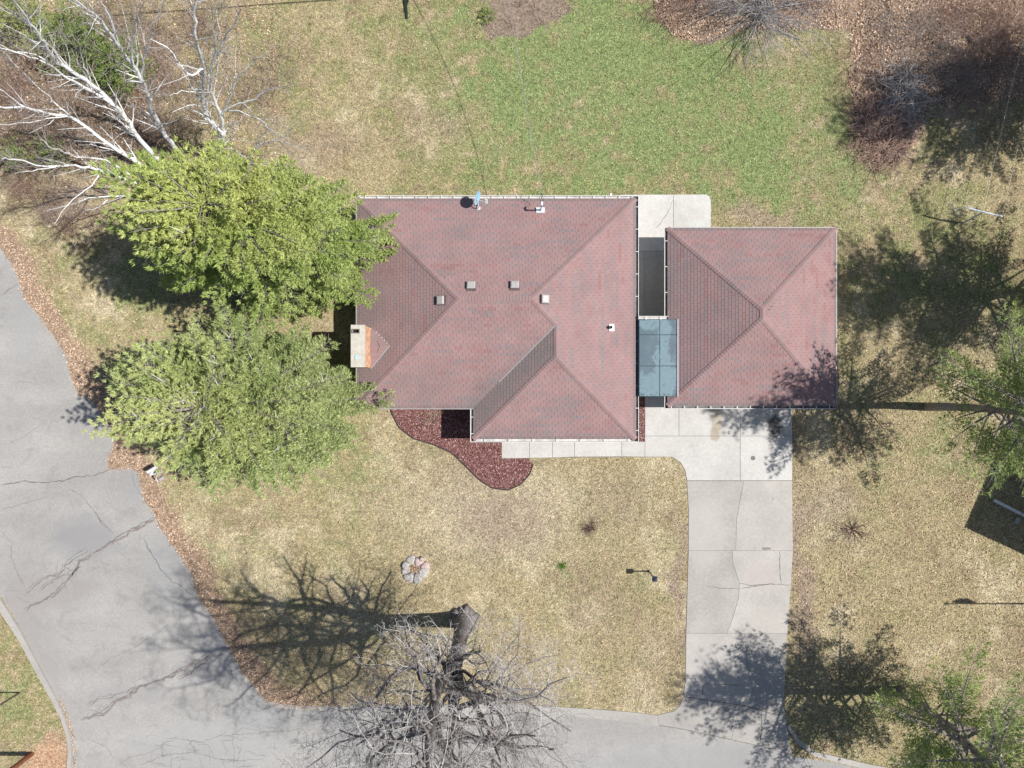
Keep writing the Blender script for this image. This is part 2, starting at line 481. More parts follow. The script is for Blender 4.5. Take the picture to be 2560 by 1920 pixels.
def lawn(px, py):
    x = px / PXM; y = py / PXM
    wx = px + 120 * (fbm(x * .6, y * .6) - .5); wy = py + 120 * (fbm(x * .6 + 50, y * .6 + 30) - .5)
    g = np.zeros(px.shape)
    for cx, cy, rx, ry, a in GREENS:
        g = g + a * np.exp(-(((wx - cx) / rx) ** 2 + ((wy - cy) / ry) ** 2))
    g = g * (1 + 2.2 * (fbm(x * .38 + 11, y * .38 + 4) - .48)) + 1.0 * (fbm(x * .9 + 7, y * .9) - .5) + 3.0 * (fbm(x * 2.6, y * 2.6 + 40, 4) - .5) * (.25 + .75 * np.clip(g, 0, 1))
    s = smooth(.12, 1.5, g) * .86
    o = smooth(-.05, .45, g + .5 * (fbm(x * .45 + 90, y * .45) - .5))
    n = fbm(x * .5 + 33, y * .5 + 21)
    base = TAN + (STRAW - TAN) * smooth(.5, .68, n)[..., None]
    b2 = fbm(x * .7 + 3, y * .7 + 71)
    base = base + (BROWN - base) * (.75 * smooth(.52, .7, b2))[..., None]
    fr = smooth(900, 1100, py) * smooth(300, 500, px)
    c = base + (OLIVE - base) * (o * (.8 - .42 * fr))[..., None]
    c = c + (GREEN - c) * s[..., None]
    pz = np.exp(-(((wx - 1235) / 250) ** 2 + ((wy - 1275) / 140) ** 2) ** 1.3) + .8 * np.exp(-((wx - 2075) / 60) ** 2 - ((wy - 1260) / 90) ** 2)
    c = c + (np.array((.475, .415, .30)) - c) * (.75 * np.clip(pz, 0, 1))[..., None]
    so = np.zeros(px.shape)
    for cx, cy, rx, ry, a in SOILS:
        so = so + a * np.exp(-(((wx - cx) / rx) ** 2 + ((wy - cy) / ry) ** 2) ** 1.5)
    so = np.clip(so, 0, 1)
    scol = SOIL * 1.18
    c = c + (scol - c) * (so * smooth(.25, .55, fbm(x * 2, y * 2 + 9) + .1))[..., None]
    # dirt patch round the pole is redder
    rp = np.exp(-(((wx - 105) / 60) ** 2 + ((wy - 1895) / 42) ** 2) ** 2)
    c = c + (np.array((.50, .33, .22)) - c) * rp[..., None]
    # garden bed and leaf litter
    gd = inside(wx, wy, GARDEN)
    c[gd] = SOIL * .92
    for poly in (LITTER_NE, LITTER_N):
        m = inside(px + 60 * (fbm(x, y) - .5), py + 60 * (fbm(x + 5, y + 9) - .5), poly)
        c[m] = LITTER * 1.1
    d = seg_dist(px, py, VERGE)
    w = 62 + 60 * (fbm(x * .8 + 5, y * .8) - .5)
    f = smooth(1.0, .55, d / np.maximum(w, 12)) * (py > 560) * (px < 800)
    c = c + (LITTER * 1.15 - c) * f[..., None]
    # woodland floor behind the birches
    wl = np.exp(-(((px - 120) / 230) ** 2 + ((py - 290) / 190) ** 2)) + .5 * np.exp(-(((px - 380) / 260) ** 2 + ((py - 150) / 220) ** 2))
    wl = smooth(.25, .7, wl + .9 * (fbm(x * 1.1, y * 1.1) - .5))
    c = c + (np.array((.17, .12, .09)) + .12 * (fbm(x * 2.2, y * 2.2, 3)[..., None] - .45) - c) * (.85 * wl)[..., None]
    return c

# ------------------------------------------------------------------ ground
xs = np.concatenate([[-320, -160, -90, -55, -40], np.arange(-32, 32.01, .2), [40, 55, 90, 160, 320]])
ys = np.concatenate([[-320, -160, -90, -55, -36], np.arange(-25, 25.01, .2), [36, 55, 90, 160, 320]])
XX, YY = np.meshgrid(xs, ys)
gpx = 1280 + XX * PXM; gpy = 960 - YY * PXM
bumpz = .05 * (fbm(XX * .5, YY * .5) - .5) * 0
nv = XX.size
me = bpy.data.meshes.new('lawn')
nx, ny = len(xs), len(ys)
idx = np.arange(nv).reshape(ny, nx)
quads = np.stack([idx[:-1, :-1], idx[:-1, 1:], idx[1:, 1:], idx[1:, :-1]], -1).reshape(-1, 4)
me.vertices.add(nv); me.vertices.foreach_set('co', np.stack([XX, YY, np.zeros_like(XX)], -1).astype(np.float32).ravel())
me.loops.add(quads.size); me.loops.foreach_set('vertex_index', quads.ravel().astype(np.int32))
me.polygons.add(len(quads)); me.polygons.foreach_set('loop_start', np.arange(0, quads.size, 4, dtype=np.int32))
me.polygons.foreach_set('loop_total', np.full(len(quads), 4, np.int32))
at = me.attributes.new('colour', 'FLOAT_COLOR', 'POINT')
gc = np.ones((nv, 4), np.float32); gc[:, :3] = lawn(gpx.ravel(), gpy.ravel())
at.data.foreach_set('color', gc.ravel())
me.update(calc_edges=True)
m, nt, b = new_mat('lawn_ground', .95, .05)
a = nt.nodes.new('ShaderNodeAttribute'); a.attribute_name = 'colour'
p = pos_n(nt)
f1 = noise_n(nt, p, 11, 6, .75); f2 = noise_n(nt, p, 2.4, 4, .65)
c = mix_n(nt, 1.0, a.outputs['Color'], ramp_n(nt, f1, [(.32, .34), (.68, 1.2)]), 'MULTIPLY')
c = mix_n(nt, 1.0, c, ramp_n(nt, f2, [(.3, .84), (.7, 1.14)]), 'MULTIPLY')
f3 = noise_n(nt, p, 5.0, 4, .7)
c = mix_n(nt, 1.0, c, ramp_n(nt, f3, [(.32, .6), (.68, 1.2)]), 'MULTIPLY')
L(nt, c, b.inputs['Base Color'])
bump_n(nt, b, f1, .8, .05)
me.materials.append(m)
lawn_o = bpy.data.objects.new('lawn', me); COL.objects.link(lawn_o)
tag(lawn_o, kind='structure')

def g2(poly):
    return [G(x, y)[:2] for x, y in poly]

def sheet(name, poly, z, mat):
    mb = MB()
    pts = g2(poly)
    for q in tessellate_polygon([[Vector((x, y, 0)) for x, y in pts]]):
        t = [Vector((*pts[i], z)) for i in q]
        if (t[1] - t[0]).cross(t[2] - t[0]).z < 0: t = t[::-1]
        mb.face(t)
    return mb.build(name, mat)

rg = np.random.default_rng(5)
def jag(line, amp, step=6.0, seed=1):
    r = random.Random(seed); out = []
    for (x1, y1), (x2, y2) in zip(line[:-1], line[1:]):
        n = max(1, int(math.hypot(x2 - x1, y2 - y1) / step))
        for i in range(n):
            t = i / n
            out.append((x1 + (x2 - x1) * t + r.uniform(-amp, amp), y1 + (y2 - y1) * t + r.uniform(-amp, amp)))
    out.append(line[-1])
    return out

road = sheet('road', jag(VERGE, 2.2, 8, 3) + ROAD[len(VERGE):], .006, M_ASPHALT)
tag(road, kind='structure')

# cracks: thin irregular ribbons lying in the road surface
def ribbon(mb, line, w, z, seed=0, jit=3.0, step=9.0, taper=True):
    r = random.Random(seed)
    pts = jag(line, jit, step, seed)
    n = len(pts)
    prev = None
    for i, (x, y) in enumerate(pts):
        a = pts[max(0, i - 1)]; b_ = pts[min(n - 1, i + 1)]
        dx, dy = b_[0] - a[0], b_[1] - a[1]; l = math.hypot(dx, dy) + 1e-6
        t = min(1, min(i, n - 1 - i) / 3 + .25) if taper else 1
        ww = w * t * r.uniform(.45, 1.25) / 2
        l_ = (x - dy / l * ww, y + dx / l * ww); r_ = (x + dy / l * ww, y - dx / l * ww)
        if prev:
            q = [(*G(*prev[0])[:2], z), (*G(*prev[1])[:2], z), (*G(*r_)[:2], z), (*G(*l_)[:2], z)]
            if (Vector(q[1]) - Vector(q[0])).cross(Vector(q[2]) - Vector(q[0])).z < 0: q = q[::-1]
            mb.face(q)
        prev = (l_, r_)

def zz(ox, oy, pts): return [(ox + x / 2.572, oy + y / 2.572) for x, y in pts]
CR = [(zz(0, 637, [(0, 1480), (180, 1452), (260, 1468), (400, 1452), (480, 1428), (620, 1415), (700, 1382)]), 5),
      (zz(0, 637, [(0, 260), (60, 225), (110, 185)]), 3.5), (zz(0, 637, [(60, 820), (160, 815), (260, 835)]), 1.6),
      (zz(0, 637, [(430, 1500), (520, 1545), (570, 1600), (620, 1660)]), 2.6), (zz(0, 637, [(0, 1640), (150, 1600), (310, 1555)]), 2.0),
      (zz(0, 637, [(840, 1380), (870, 1480), (920, 1570), (970, 1640)]), 2.2), (zz(0, 637, [(20, 1220), (160, 1170), (300, 1070)]), 1.2),
      (zz(0, 1275, [(590, 280), (660, 240), (740, 185), (850, 120), (990, 40)]), 5), (zz(0, 1275, [(600, 0), (650, 60), (720, 140)]), 2.6),
      (zz(0, 1275, [(150, 645), (220, 600), (290, 575), (380, 500), (470, 400), (510, 330), (590, 280)]), 4),
      (zz(0, 1275, [(170, 520), (260, 440), (380, 400), (450, 310), (560, 240)]), 2.6), (zz(0, 1275, [(240, 520), (300, 470), (400, 420), (520, 360)]), 2.2),
      (zz(0, 1275, [(925, 180), (950, 240), (1010, 340), (1050, 400), (1110, 460), (1180, 500), (1250, 565)]), 4.5),
      (zz(0, 1275, [(520, 1345), (650, 1300), (720, 1240), (800, 1200), (900, 1130), (1040, 1085), (1110, 1050), (1200, 1000), (1290, 950), (1350, 905)]), 4.2),
      (zz(0, 1275, [(1140, 1080), (1220, 1040), (1330, 960)]), 3), (zz(0, 1275, [(540, 1250), (650, 1200), (760, 1180), (880, 1130)]), 1.8),
      (zz(0, 1275, [(600, 1040), (700, 960), (850, 890), (1000, 800), (1090, 730)]), 1.4), (zz(0, 1275, [(0, 130), (80, 210), (70, 300), (130, 440), (160, 490)]), 2.2),
      (zz(0, 1275, [(560, 1470), (680, 1520), (740, 1600)]), 1.8), (zz(0, 1275, [(900, 1640), (1080, 1570), (1250, 1560), (1400, 1600), (1560, 1610), (1700, 1600)]), 2.2),
      (zz(0, 1275, [(1000, 1520), (1130, 1470), (1300, 1490), (1420, 1450), (1560, 1440), (1880, 1420)]), 1.8),
      (zz(0, 1275, [(1180, 1540), (1240, 1480), (1340, 1510), (1380, 1600)]), 1.6), (zz(0, 1275, [(1480, 1450), (1560, 1400), (1680, 1420)]), 1.4),
      (zz(0, 1275, [(740, 1659), (820, 1600), (960, 1560), (1080, 1500)]), 1.8), (zz(0, 1275, [(1900, 1310), (2050, 1330), (2200, 1335)]), 2.2)]
mb = MB()
for i, (ln, w) in enumerate(CR): ribbon(mb, ln, w * .5, .010, 100 + i, 2.2, 7)
tag(mb.build('crack', M_CRACK, road), kind='stuff')
r_ = random.Random(8); mb = MB()
for i in range(95):
    x_, y_ = r_.uniform(330, 900), 0
    y_ = 1878 - (x_ - 330) * .05 + r_.gauss(0, 24)
    a_ = r_.choice((r_.gauss(-.15, .3), r_.gauss(1.2, .4))); ll = r_.uniform(14, 60)
    ribbon(mb, [(x_, y_), (x_ + ll * .5 * math.cos(a_), y_ + ll * .5 * math.sin(a_) + r_.uniform(-5, 5)), (x_ + ll * math.cos(a_), y_ + ll * math.sin(a_))], 1.3, .0105, 700 + i, 2.2, 7)
for (x0_, y0_, x1_, y1_) in ((70, 1480, 300, 1370), (200, 1780, 360, 1700), (20, 1490, 190, 1400)):
    for i in range(26):
        t_ = r_.random(); x_ = x0_ + (x1_ - x0_) * t_ + r_.gauss(0, 12); y_ = y0_ + (y1_ - y0_) * t_ + r_.gauss(0, 12)
        a_ = r_.choice((-.5, .9)) + r_.gauss(0, .35); ll = r_.uniform(10, 38)
        ribbon(mb, [(x_, y_), (x_ + ll * math.cos(a_), y_ + ll * math.sin(a_))], 1.3, .0105, 900 + i, 2, 7)
tag(mb.build('fine_crack', M_FINECRACK, road), kind='stuff')
mb = MB()
for i, (ln, w) in enumerate(CR[7:12] + CR[13:16]): ribbon(mb, [(x + 3, y + 3) for x, y in ln], w * 1.5, .0085, 300 + i, 5)
tag(mb.build('dirty_crack', M_CRACKDIRT, road), kind='stuff')

# kerbs
def strip(mb, a, b_, z0, z1, lip=.02):
    n = min(len(a), len(b_))
    for i in range(n - 1):
        q = [G(*a[i])[:2], G(*a[i + 1])[:2], G(*b_[i + 1])[:2], G(*b_[i])[:2]]
        A = [Vector((*p_, z1)) for p_ in q]
        B = [Vector((*p_, z0)) for p_ in q]
        up = (A[1] - A[0]).cross(A[2] - A[0]).z > 0
        mb.face(A if up else A[::-1])
        mb.face([B[0], B[1], A[1], A[0]]); mb.face([B[2], B[3], A[3], A[2]])
mb = MB()
strip(mb, jag(KERB_OUT, .8, 1e9, 1), KERB_IN, -.05, .12)
kerb = tag(mb.build('kerb', M_KERB), kind='structure')
def resample(line, n):
    d = [0]
    for a_, b_ in zip(line[:-1], line[1:]): d.append(d[-1] + math.hypot(b_[0] - a_[0], b_[1] - a_[1]))
    out = []
    for i in range(n):
        t = d[-1] * i / (n - 1)
        k = max(j for j in range(len(d)) if d[j] <= t + 1e-9); k = min(k, len(line) - 2)
        f = (t - d[k]) / (d[k + 1] - d[k])
        out.append((line[k][0] + (line[k + 1][0] - line[k][0]) * f, line[k][1] + (line[k + 1][1] - line[k][1]) * f))
    return out
mb = MB()
strip(mb, resample(LAWNEDGE, 24), resample([(669, 1760), (727, 1774)] + ASPH[:7], 24), -.05, .05)
tag(mb.build('kerb', M_KERB), kind='structure')
mb = MB()
strip(mb, [(1971, 1811), (1998, 1848), (2037, 1878), (2092, 1890), (2168, 1908), (2400, 1950), (2800, 2020)],
      [(1964, 1812), (1990, 1856), (2032, 1888), (2089, 1903), (2166, 1923), (2400, 1962), (2800, 2036)], -.05, .09)
tag(mb.build('kerb', M_KERB), kind='structure')

# ------------------------------------------------------------------ slabs
RS = random.Random(11)
def slabs(parent, polys, mat, z, gap=.011, name='slab'):
    for poly in polys:
        pts = [Vector(p_) for p_ in g2(poly)]
        ar = sum(pts[i].x * pts[(i + 1) % len(pts)].y - pts[(i + 1) % len(pts)].x * pts[i].y for i in range(len(pts)))
        if ar < 0: pts = pts[::-1]
        n = len(pts); out = []
        for i in range(n):
            e1 = (pts[i] - pts[i - 1]).normalized(); e2 = (pts[(i + 1) % n] - pts[i]).normalized()
            m_ = Vector((-e1.y - e2.y, e1.x + e2.x)); m_.normalize()
            out.append((pts[i].x + m_.x * gap, pts[i].y + m_.y * gap))
        mb = MB(); mb.prism(out, -.03, z + RS.uniform(-.003, .003), RS.random(), bevel=.006)
        mb.build(name, mat, parent)

drive = sheet('driveway', DRIVE, .008, M_SUBBASE); tag(drive, kind='structure')
slabs(drive, [[(1612, 985), (1697, 985), (1697, 1090), (1612, 1090)], [(1697, 985), (1850, 985), (1850, 1090), (1697, 1090)],
              [(1850, 985), (1980, 985), (1980, 1090), (1850, 1090)],
              [(1612, 1090), (1850, 1090), (1850, 1201), (1717, 1201), (1712, 1175), (1700, 1155), (1678, 1142), (1612, 1142)],
              [(1850, 1090), (1980, 1090), (1980, 1201), (1850, 1201)]], M_NEWCON, .034)
slabs(drive, [[(1717, 1202), (1859, 1202), (1853, 1235), (1846, 1271), (1841, 1298), (1839, 1376), (1721, 1376), (1721, 1275)],
              [(1859, 1202), (1980, 1202), (1982, 1376), (1839, 1376), (1841, 1298), (1846, 1271), (1853, 1235)],
              [(1721, 1376), (1830, 1376), (1832, 1407), (1848, 1458), (1846, 1493), (1832, 1543), (1817, 1583), (1715, 1583), (1719, 1430)],
              [(1830, 1376), (1982, 1376), (1978, 1446), (1968, 1583), (1817, 1583), (1832, 1543), (1846, 1493), (1848, 1458), (1832, 1407)],
              [(1715, 1583), (1861, 1583), (1867, 1664), (1881, 1722), (1874, 1765), (1848, 1761), (1708, 1740), (1713, 1703)],
              [(1861, 1583), (1968, 1583), (1960, 1741), (1963, 1788), (1933, 1784), (1874, 1765), (1881, 1722), (1867, 1664)],
              [(1708, 1742), (1848, 1762), (1838, 1804), (1828, 1848), (1710, 1822), (1647, 1812), (1643, 1788), (1686, 1777), (1700, 1762)],
              [(1848, 1762), (1933, 1785), (1963, 1790), (1966, 1811), (1980, 1888), (1918, 1868), (1828, 1848), (1838, 1804)]], M_OLDCON, .028, .005)
mb = MB()
for i, (ln, w) in enumerate([(zz(1700, 1275, [(380, 470), (460, 485), (600, 475), (712, 482)]), 1.8), (zz(1700, 1275, [(380, 500), (300, 505), (170, 490)]), 1.6),
                             (zz(1700, 1275, [(380, 505), (480, 490), (600, 472)]), 1.6), (zz(1700, 1275, [(640, 260), (640, 400), (650, 475)]), 1.3),
                             (zz(1700, 1275, [(150, 1120), (140, 1200)]), 2), (zz(1700, 1275, [(175, 1210), (180, 1280)]), 2), (zz(1700, 1275, [(190, 1400), (195, 1450)]), 2),
                             (zz(1700, 1275, [(520, 1290), (525, 1400), (515, 1500)]), 1.6), (zz(1700, 1275, [(150, 1125), (270, 1120), (400, 1125)]), 1.4),
                             ([(1683, 500), (1668, 535), (1650, 560), (1634, 575)], 1.2), (zz(1700, 637, [(600, 1560), (590, 1580)]), 2)]):
    ribbon(mb, ln, w, .042, 500 + i, 1.2, 6)
tag(mb.build('crack', M_CONCRACK, drive), kind='stuff')
mb = MB(); cc = G(1882, 1145); mb.tube([(cc[0], cc[1], .02), (cc[0], cc[1], .044)], .115, 20)
mb.build('drain_cover', M_GREYPLASTIC if False else simple('cast_iron', (.12, .12, .12), .7, .3, .2), drive)

walk = sheet('walkway', [(1254, 1071), (1612, 1071), (1612, 1142), (1254, 1146)], .0095, M_SUBBASE); tag(walk, kind='structure')
slabs(walk, [[(1254, 1071), (1324, 1071), (1324, 1145), (1254, 1146)], [(1324, 1071), (1381, 1071), (1381, 1144), (1324, 1145)],
             [(1381, 1071), (1436, 1071), (1436, 1142), (1381, 1144)], [(1436, 1071), (1554, 1071), (1554, 1141), (1436, 1142)],
             [(1554, 1104), (1612, 1104), (1612, 1142), (1554, 1141)]], M_NEWCON, .036)
patio = sheet('patio', PATIO, .0075, M_SUBBASE); tag(patio, kind='structure')
slabs(patio, [[(1549, 487), (1683, 486.5), (1683, 628), (1549, 628)], [(1683, 486.5), (1766, 486), (1774, 492), (1777, 502), (1777, 620), (1683, 628)],
              [(1549, 628), (1610, 628), (1610, 985), (1549, 985)], [(1610, 628), (1666, 628), (1666, 985), (1610, 985)]], M_NEWCON, .035)

# ------------------------------------------------------------------ grass blades, leaves, mulch
rg = np.random.default_rng(21)
def scatter(n, x0=-30, x1=2590, y0=-30, y1=1950):
    return rg.uniform(x0, x1, n), rg.uniform(y0, y1, n)

def blades(px, py, ln, w, tilt, colr, z0=.0):
    n = len(px)
    x = (px - 1280) / PXM; y = (960 - py) / PXM
    az = rg.uniform(0, 2 * np.pi, n)
    d = np.stack([np.cos(az) * np.cos(tilt), np.sin(az) * np.cos(tilt), np.sin(tilt)], -1)
    sd = np.stack([-np.sin(az), np.cos(az), np.zeros(n)], -1)
    base = np.stack([x, y, np.full(n, z0)], -1)
    V = np.empty((n, 3, 3))
    V[:, 0] = base - sd * (w / 2)[:, None]; V[:, 1] = base + sd * (w / 2)[:, None]; V[:, 2] = base + d * ln[:, None]
    return V

px, py = scatter(620000)
keep = np.ones(len(px), bool)
ex, ey = rg.normal(0, 1.8, len(px)), rg.normal(0, 1.8, len(px))
for poly in HARD: keep &= ~(inside(px + ex, py + ey, poly) if poly in (DRIVE, PATIO, MULCH) else inside(px, py, poly))
keep &= ~inside(px, py, [(x, y) for x, y in KERB_OUT] + KERB_IN[::-1])
keep &= ~inside(px, py, LAWNEDGE + [(1647, 1814), (1278, 1789), (669, 1770)])
d = seg_dist(px, py, VERGE)
keep &= ~((d < 34) & (py > 560) & (px < 760) & (rg.random(len(px)) < .85))
for poly in (LITTER_NE, LITTER_N, GARDEN): keep &= ~(inside(px, py, poly) & (rg.random(len(px)) < .93))
px, py = px[keep], py[keep]
cl = lawn(px, py)
n = len(px)
x = px / PXM; y = py / PXM
dens = fbm(x * 4 + 3, y * 4, 3)
k2 = rg.random(n) < np.clip(.35 + 1.3 * dens, 0, 1)
px, py, cl = px[k2], py[k2], cl[k2]; n = len(px)
v = rg.normal(1.04, .28, n).clip(.36, 1.8) * (.30 + 1.4 * fbm(px / PXM * 5.5, py / PXM * 5.5, 3))
warm = rg.normal(0, .07, n)
cl = cl * v[:, None] * np.stack([1 + warm, np.ones(n), 1 - warm * 1.2], -1)
dry = rg.random(n) < .17 + .12 * (cl[:, 1] > cl[:, 0] * 1.1)
cl[dry] = (.62 * np.array((.62, .55, .37)) + .62 * cl[dry]) * rg.uniform(.8, 1.1, dry.sum())[:, None]
V = blades(px, py, rg.uniform(.05, .125, n), rg.uniform(.022, .045, n), rg.uniform(.12, 1.0, n), cl, .002)
tag(tri_object('grass', V, cl.clip(0.01, .85), M_GRASS), 'short matted lawn grass, tan and dry in front, greener behind the house', 'grass', kind='stuff')

# fallen leaves
def leafs(px, py, size, colr, zmax=.05):
    n = len(px)
    x = (px - 1280) / PXM; y = (960 - py) / PXM
    az = rg.uniform(0, 2 * np.pi, n); t1 = rg.normal(0, .4, n); t2 = rg.normal(0, .4, n)
    u = np.stack([np.cos(az), np.sin(az), t1], -1) * (size / 2)[:, None]
    w = np.stack([-np.sin(az), np.cos(az), t2], -1) * (size * .32)[:, None]
    c = np.stack([x, y, rg.uniform(.012, zmax, n) + size * .12], -1)
    V = np.empty((n * 2, 3, 3))
    V[0::2, 0] = c - u; V[0::2, 1] = c + w; V[0::2, 2] = c + u
    V[1::2, 0] = c - u; V[1::2, 1] = c + u; V[1::2, 2] = c - w
    return V, np.repeat(colr, 2, 0)

LEAFC = np.array([(.44, .30, .205), (.56, .42, .31), (.35, .23, .155), (.64, .53, .42), (.24, .16, .11), (.50, .35, .24)])
def leafcol(n): return LEAFC[rg.integers(0, len(LEAFC), n)] * rg.uniform(.75, 1.25, n)[:, None]
sets = []
px, py = scatter(150000, -30, 900, 560, 1800)
d = seg_dist(px, py, VERGE)
w = 62 + 60 * (fbm(px / PXM * .8 + 5, py / PXM * .8) - .5)
ok = ~inside(px, py, ROAD) & (rg.random(len(px)) < smooth(1.25, .4, d / np.maximum(w, 10)))
ok |= inside(px, py, ROAD) & (d < 7) & (rg.random(len(px)) < .25)
sets.append((px[ok], py[ok], .045, .085))
px, py = scatter(16000, 560, 960, 1600, 1775)
d = seg_dist(px, py, VERGE0)
ok = ~inside(px, py, ROAD) & (rg.random(len(px)) < smooth(60, 5, d) * smooth(960, 760, px))
sets.append((px[ok], py[ok], .045, .085))
px, py = scatter(60000, 1600, 2590, -30, 420)
ok = (inside(px, py, LITTER_NE) | inside(px, py, LITTER_N)) & (rg.random(len(px)) < .15 + 1.5 * smooth(.35, .65, fbm(px / 40, py / 40)))
sets.append((px[ok], py[ok], .06, .13))
px, py = scatter(9000, 1985, 2590, 900, 1900)
ok = ~inside(px, py, DRIVE) & ~inside(px, py, ROAD) & (rg.random(len(px)) < .25 + .9 * fbm(px / 90, py / 90))
sets.append((px[ok], py[ok], .045, .10))
px, py = scatter(5000, 1000, 2590, -30, 1760)
ok = np.ones(len(px), bool)
for poly in HARD: ok &= ~inside(px, py, poly)
sets.append((px[ok], py[ok], .035, .075))
px, py = scatter(9000, -30, 700, -30, 480)
sets.append((px, py, .05, .11))
px, py = scatter(2600, 150, 205, 1640, 1920)
ok = (seg_dist(px, py, KERB_IN) < 11) & ~inside(px, py, KERB_OUT + KERB_IN[::-1]) & inside(px, py, ROAD)
sets.append((px[ok], py[ok], .035, .07))
VV, CC = [], []
px, py = scatter(26000, 600, 2590, 1000, 1780)
ok = rg.random(len(px)) < .15 + .85 * smooth(.45, .65, fbm(px / 150, py / 150 + 4)) * (np.hypot((px - 1230) / 420, (py - 1270) / 170) < 1.2)
for poly in HARD: ok &= ~inside(px, py, poly)
n = int(ok.sum())
V_, C_ = leafs(px[ok], py[ok], rg.uniform(.03, .06, n), np.array((.12, .095, .07)) * rg.uniform(.6, 1.6, n)[:, None]); VV.append(V_); CC.append(C_)
for (px, py, s0, s1) in sets:
    n = len(px)
    V_, C_ = leafs(px, py, rg.uniform(s0, s1, n), leafcol(n)); VV.append(V_); CC.append(C_)
tag(tri_object('leaf_litter', np.concatenate(VV), np.concatenate(CC), M_LEAF), 'brown fallen leaves along the road verge and under the trees', 'leaves', kind='stuff')

# mulch beds
M_MULCHBASE = simple('mulch_base', (.105, .042, .038), .95, .1, .45, 26)
for poly, nm in ((MULCH, 'mulch_bed'), (MULCH2, 'mulch_bed')):
    bed = sheet(nm, poly, .014, M_MULCHBASE); tag(bed, kind='structure')
    xs_ = [p_[0] for p_ in poly]; ys_ = [p_[1] for p_ in poly]
    n0 = int((max(xs_) - min(xs_)) * (max(ys_) - min(ys_)) * .30)
    px, py = scatter(n0, min(xs_), max(xs_), min(ys_), max(ys_))
    ok = inside(px, py, poly); px, py = px[ok], py[ok]; n = len(px)
    colr = np.array([(.24, .125, .12), (.155, .075, .072), (.34, .215, .205), (.105, .052, .05), (.21, .105, .10), (.44, .32, .30)])[rg.choice(6, n, p=[.27, .26, .12, .15, .17, .03])] * rg.uniform(.8, 1.2, n)[:, None]
    V_, C_ = leafs(px, py, rg.uniform(.05, .11, n), colr, .045)
    tag(tri_object('wood_chips', V_, C_, M_CHIP, bed), kind='stuff')
mb = MB()
EDG = resample(MULCH_EDGE, 60)
mb.tube([G(x, y, .045) for x, y in EDG], .032, 6)
tag(mb.build('edging', M_RUBBER), 'thin black edging strip curving round the red mulch bed', 'garden edging')

# ------------------------------------------------------------------ roofs
def shingle_mat(name, grime_left=False):
    m, nt, b = new_mat(name, .92, .12)
    a = nt.nodes.new('ShaderNodeAttribute'); a.attribute_name = 'tint'
    p = pos_n(nt)
    c = ramp_n(nt, a.outputs['Fac'], [(0, (.198, .158, .163)), (.2, (.216, .158, .160)), (.4, (.232, .156, .156)), (.62, (.250, .165, .163)), (.85, (.250, .152, .149)), (1, (.228, .132, .129))])
    c = mix_n(nt, .9, c, ramp_n(nt, noise_n(nt, p, 38, 4, .8), [(.2, .70), (.8, 1.30)]), 'MULTIPLY')
    c = mix_n(nt, .8, c, ramp_n(nt, noise_n(nt, p, .8, 4, .6), [(.3, .88), (.7, 1.10)]), 'MULTIPLY')
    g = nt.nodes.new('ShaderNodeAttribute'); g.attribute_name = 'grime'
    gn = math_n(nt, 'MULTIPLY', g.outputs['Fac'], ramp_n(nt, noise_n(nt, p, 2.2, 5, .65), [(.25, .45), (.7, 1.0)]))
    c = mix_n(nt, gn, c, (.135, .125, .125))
    L(nt, c, b.inputs['Base Color'])
    bump_n(nt, b, noise_n(nt, p, 70, 3, .8), .35, .008)
    return m
M_SHINGLE = shingle_mat('asphalt_shingle')
M_DECK = simple('dark_roof_deck', (.105, .076, .078), .95, .1, .3, 9)  # dark deck that shows in the slots between the tabs

def poly_clip(subject, rect):
    """clip polygon (list of 2-tuples) by a convex polygon rect (counter-clockwise)."""
    out = subject
    for i in range(len(rect)):
        ax, ay = rect[i]; bx, by = rect[(i + 1) % len(rect)]
        ex, ey = bx - ax, by - ay
        inp = out; out = []
        if not inp: return []
        def side(q): return ex * (q[1] - ay) - ey * (q[0] - ax)
        for j in range(len(inp)):
            p_, q = inp[j - 1], inp[j]
            sp, sq = side(p_), side(q)
            if sq >= 0:
                if sp < 0:
                    t = sp / (sp - sq); out.append((p_[0] + (q[0] - p_[0]) * t, p_[1] + (q[1] - p_[1]) * t))
                out.append(q)
            elif sp >= 0:
                t = sp / (sp - sq); out.append((p_[0] + (q[0] - p_[0]) * t, p_[1] + (q[1] - p_[1]) * t))
    return out

def area2(q):
    return abs(sum(q[i][0] * q[(i + 1) % len(q)][1] - q[(i + 1) % len(q)][0] * q[i][1] for i in range(len(q)))) / 2

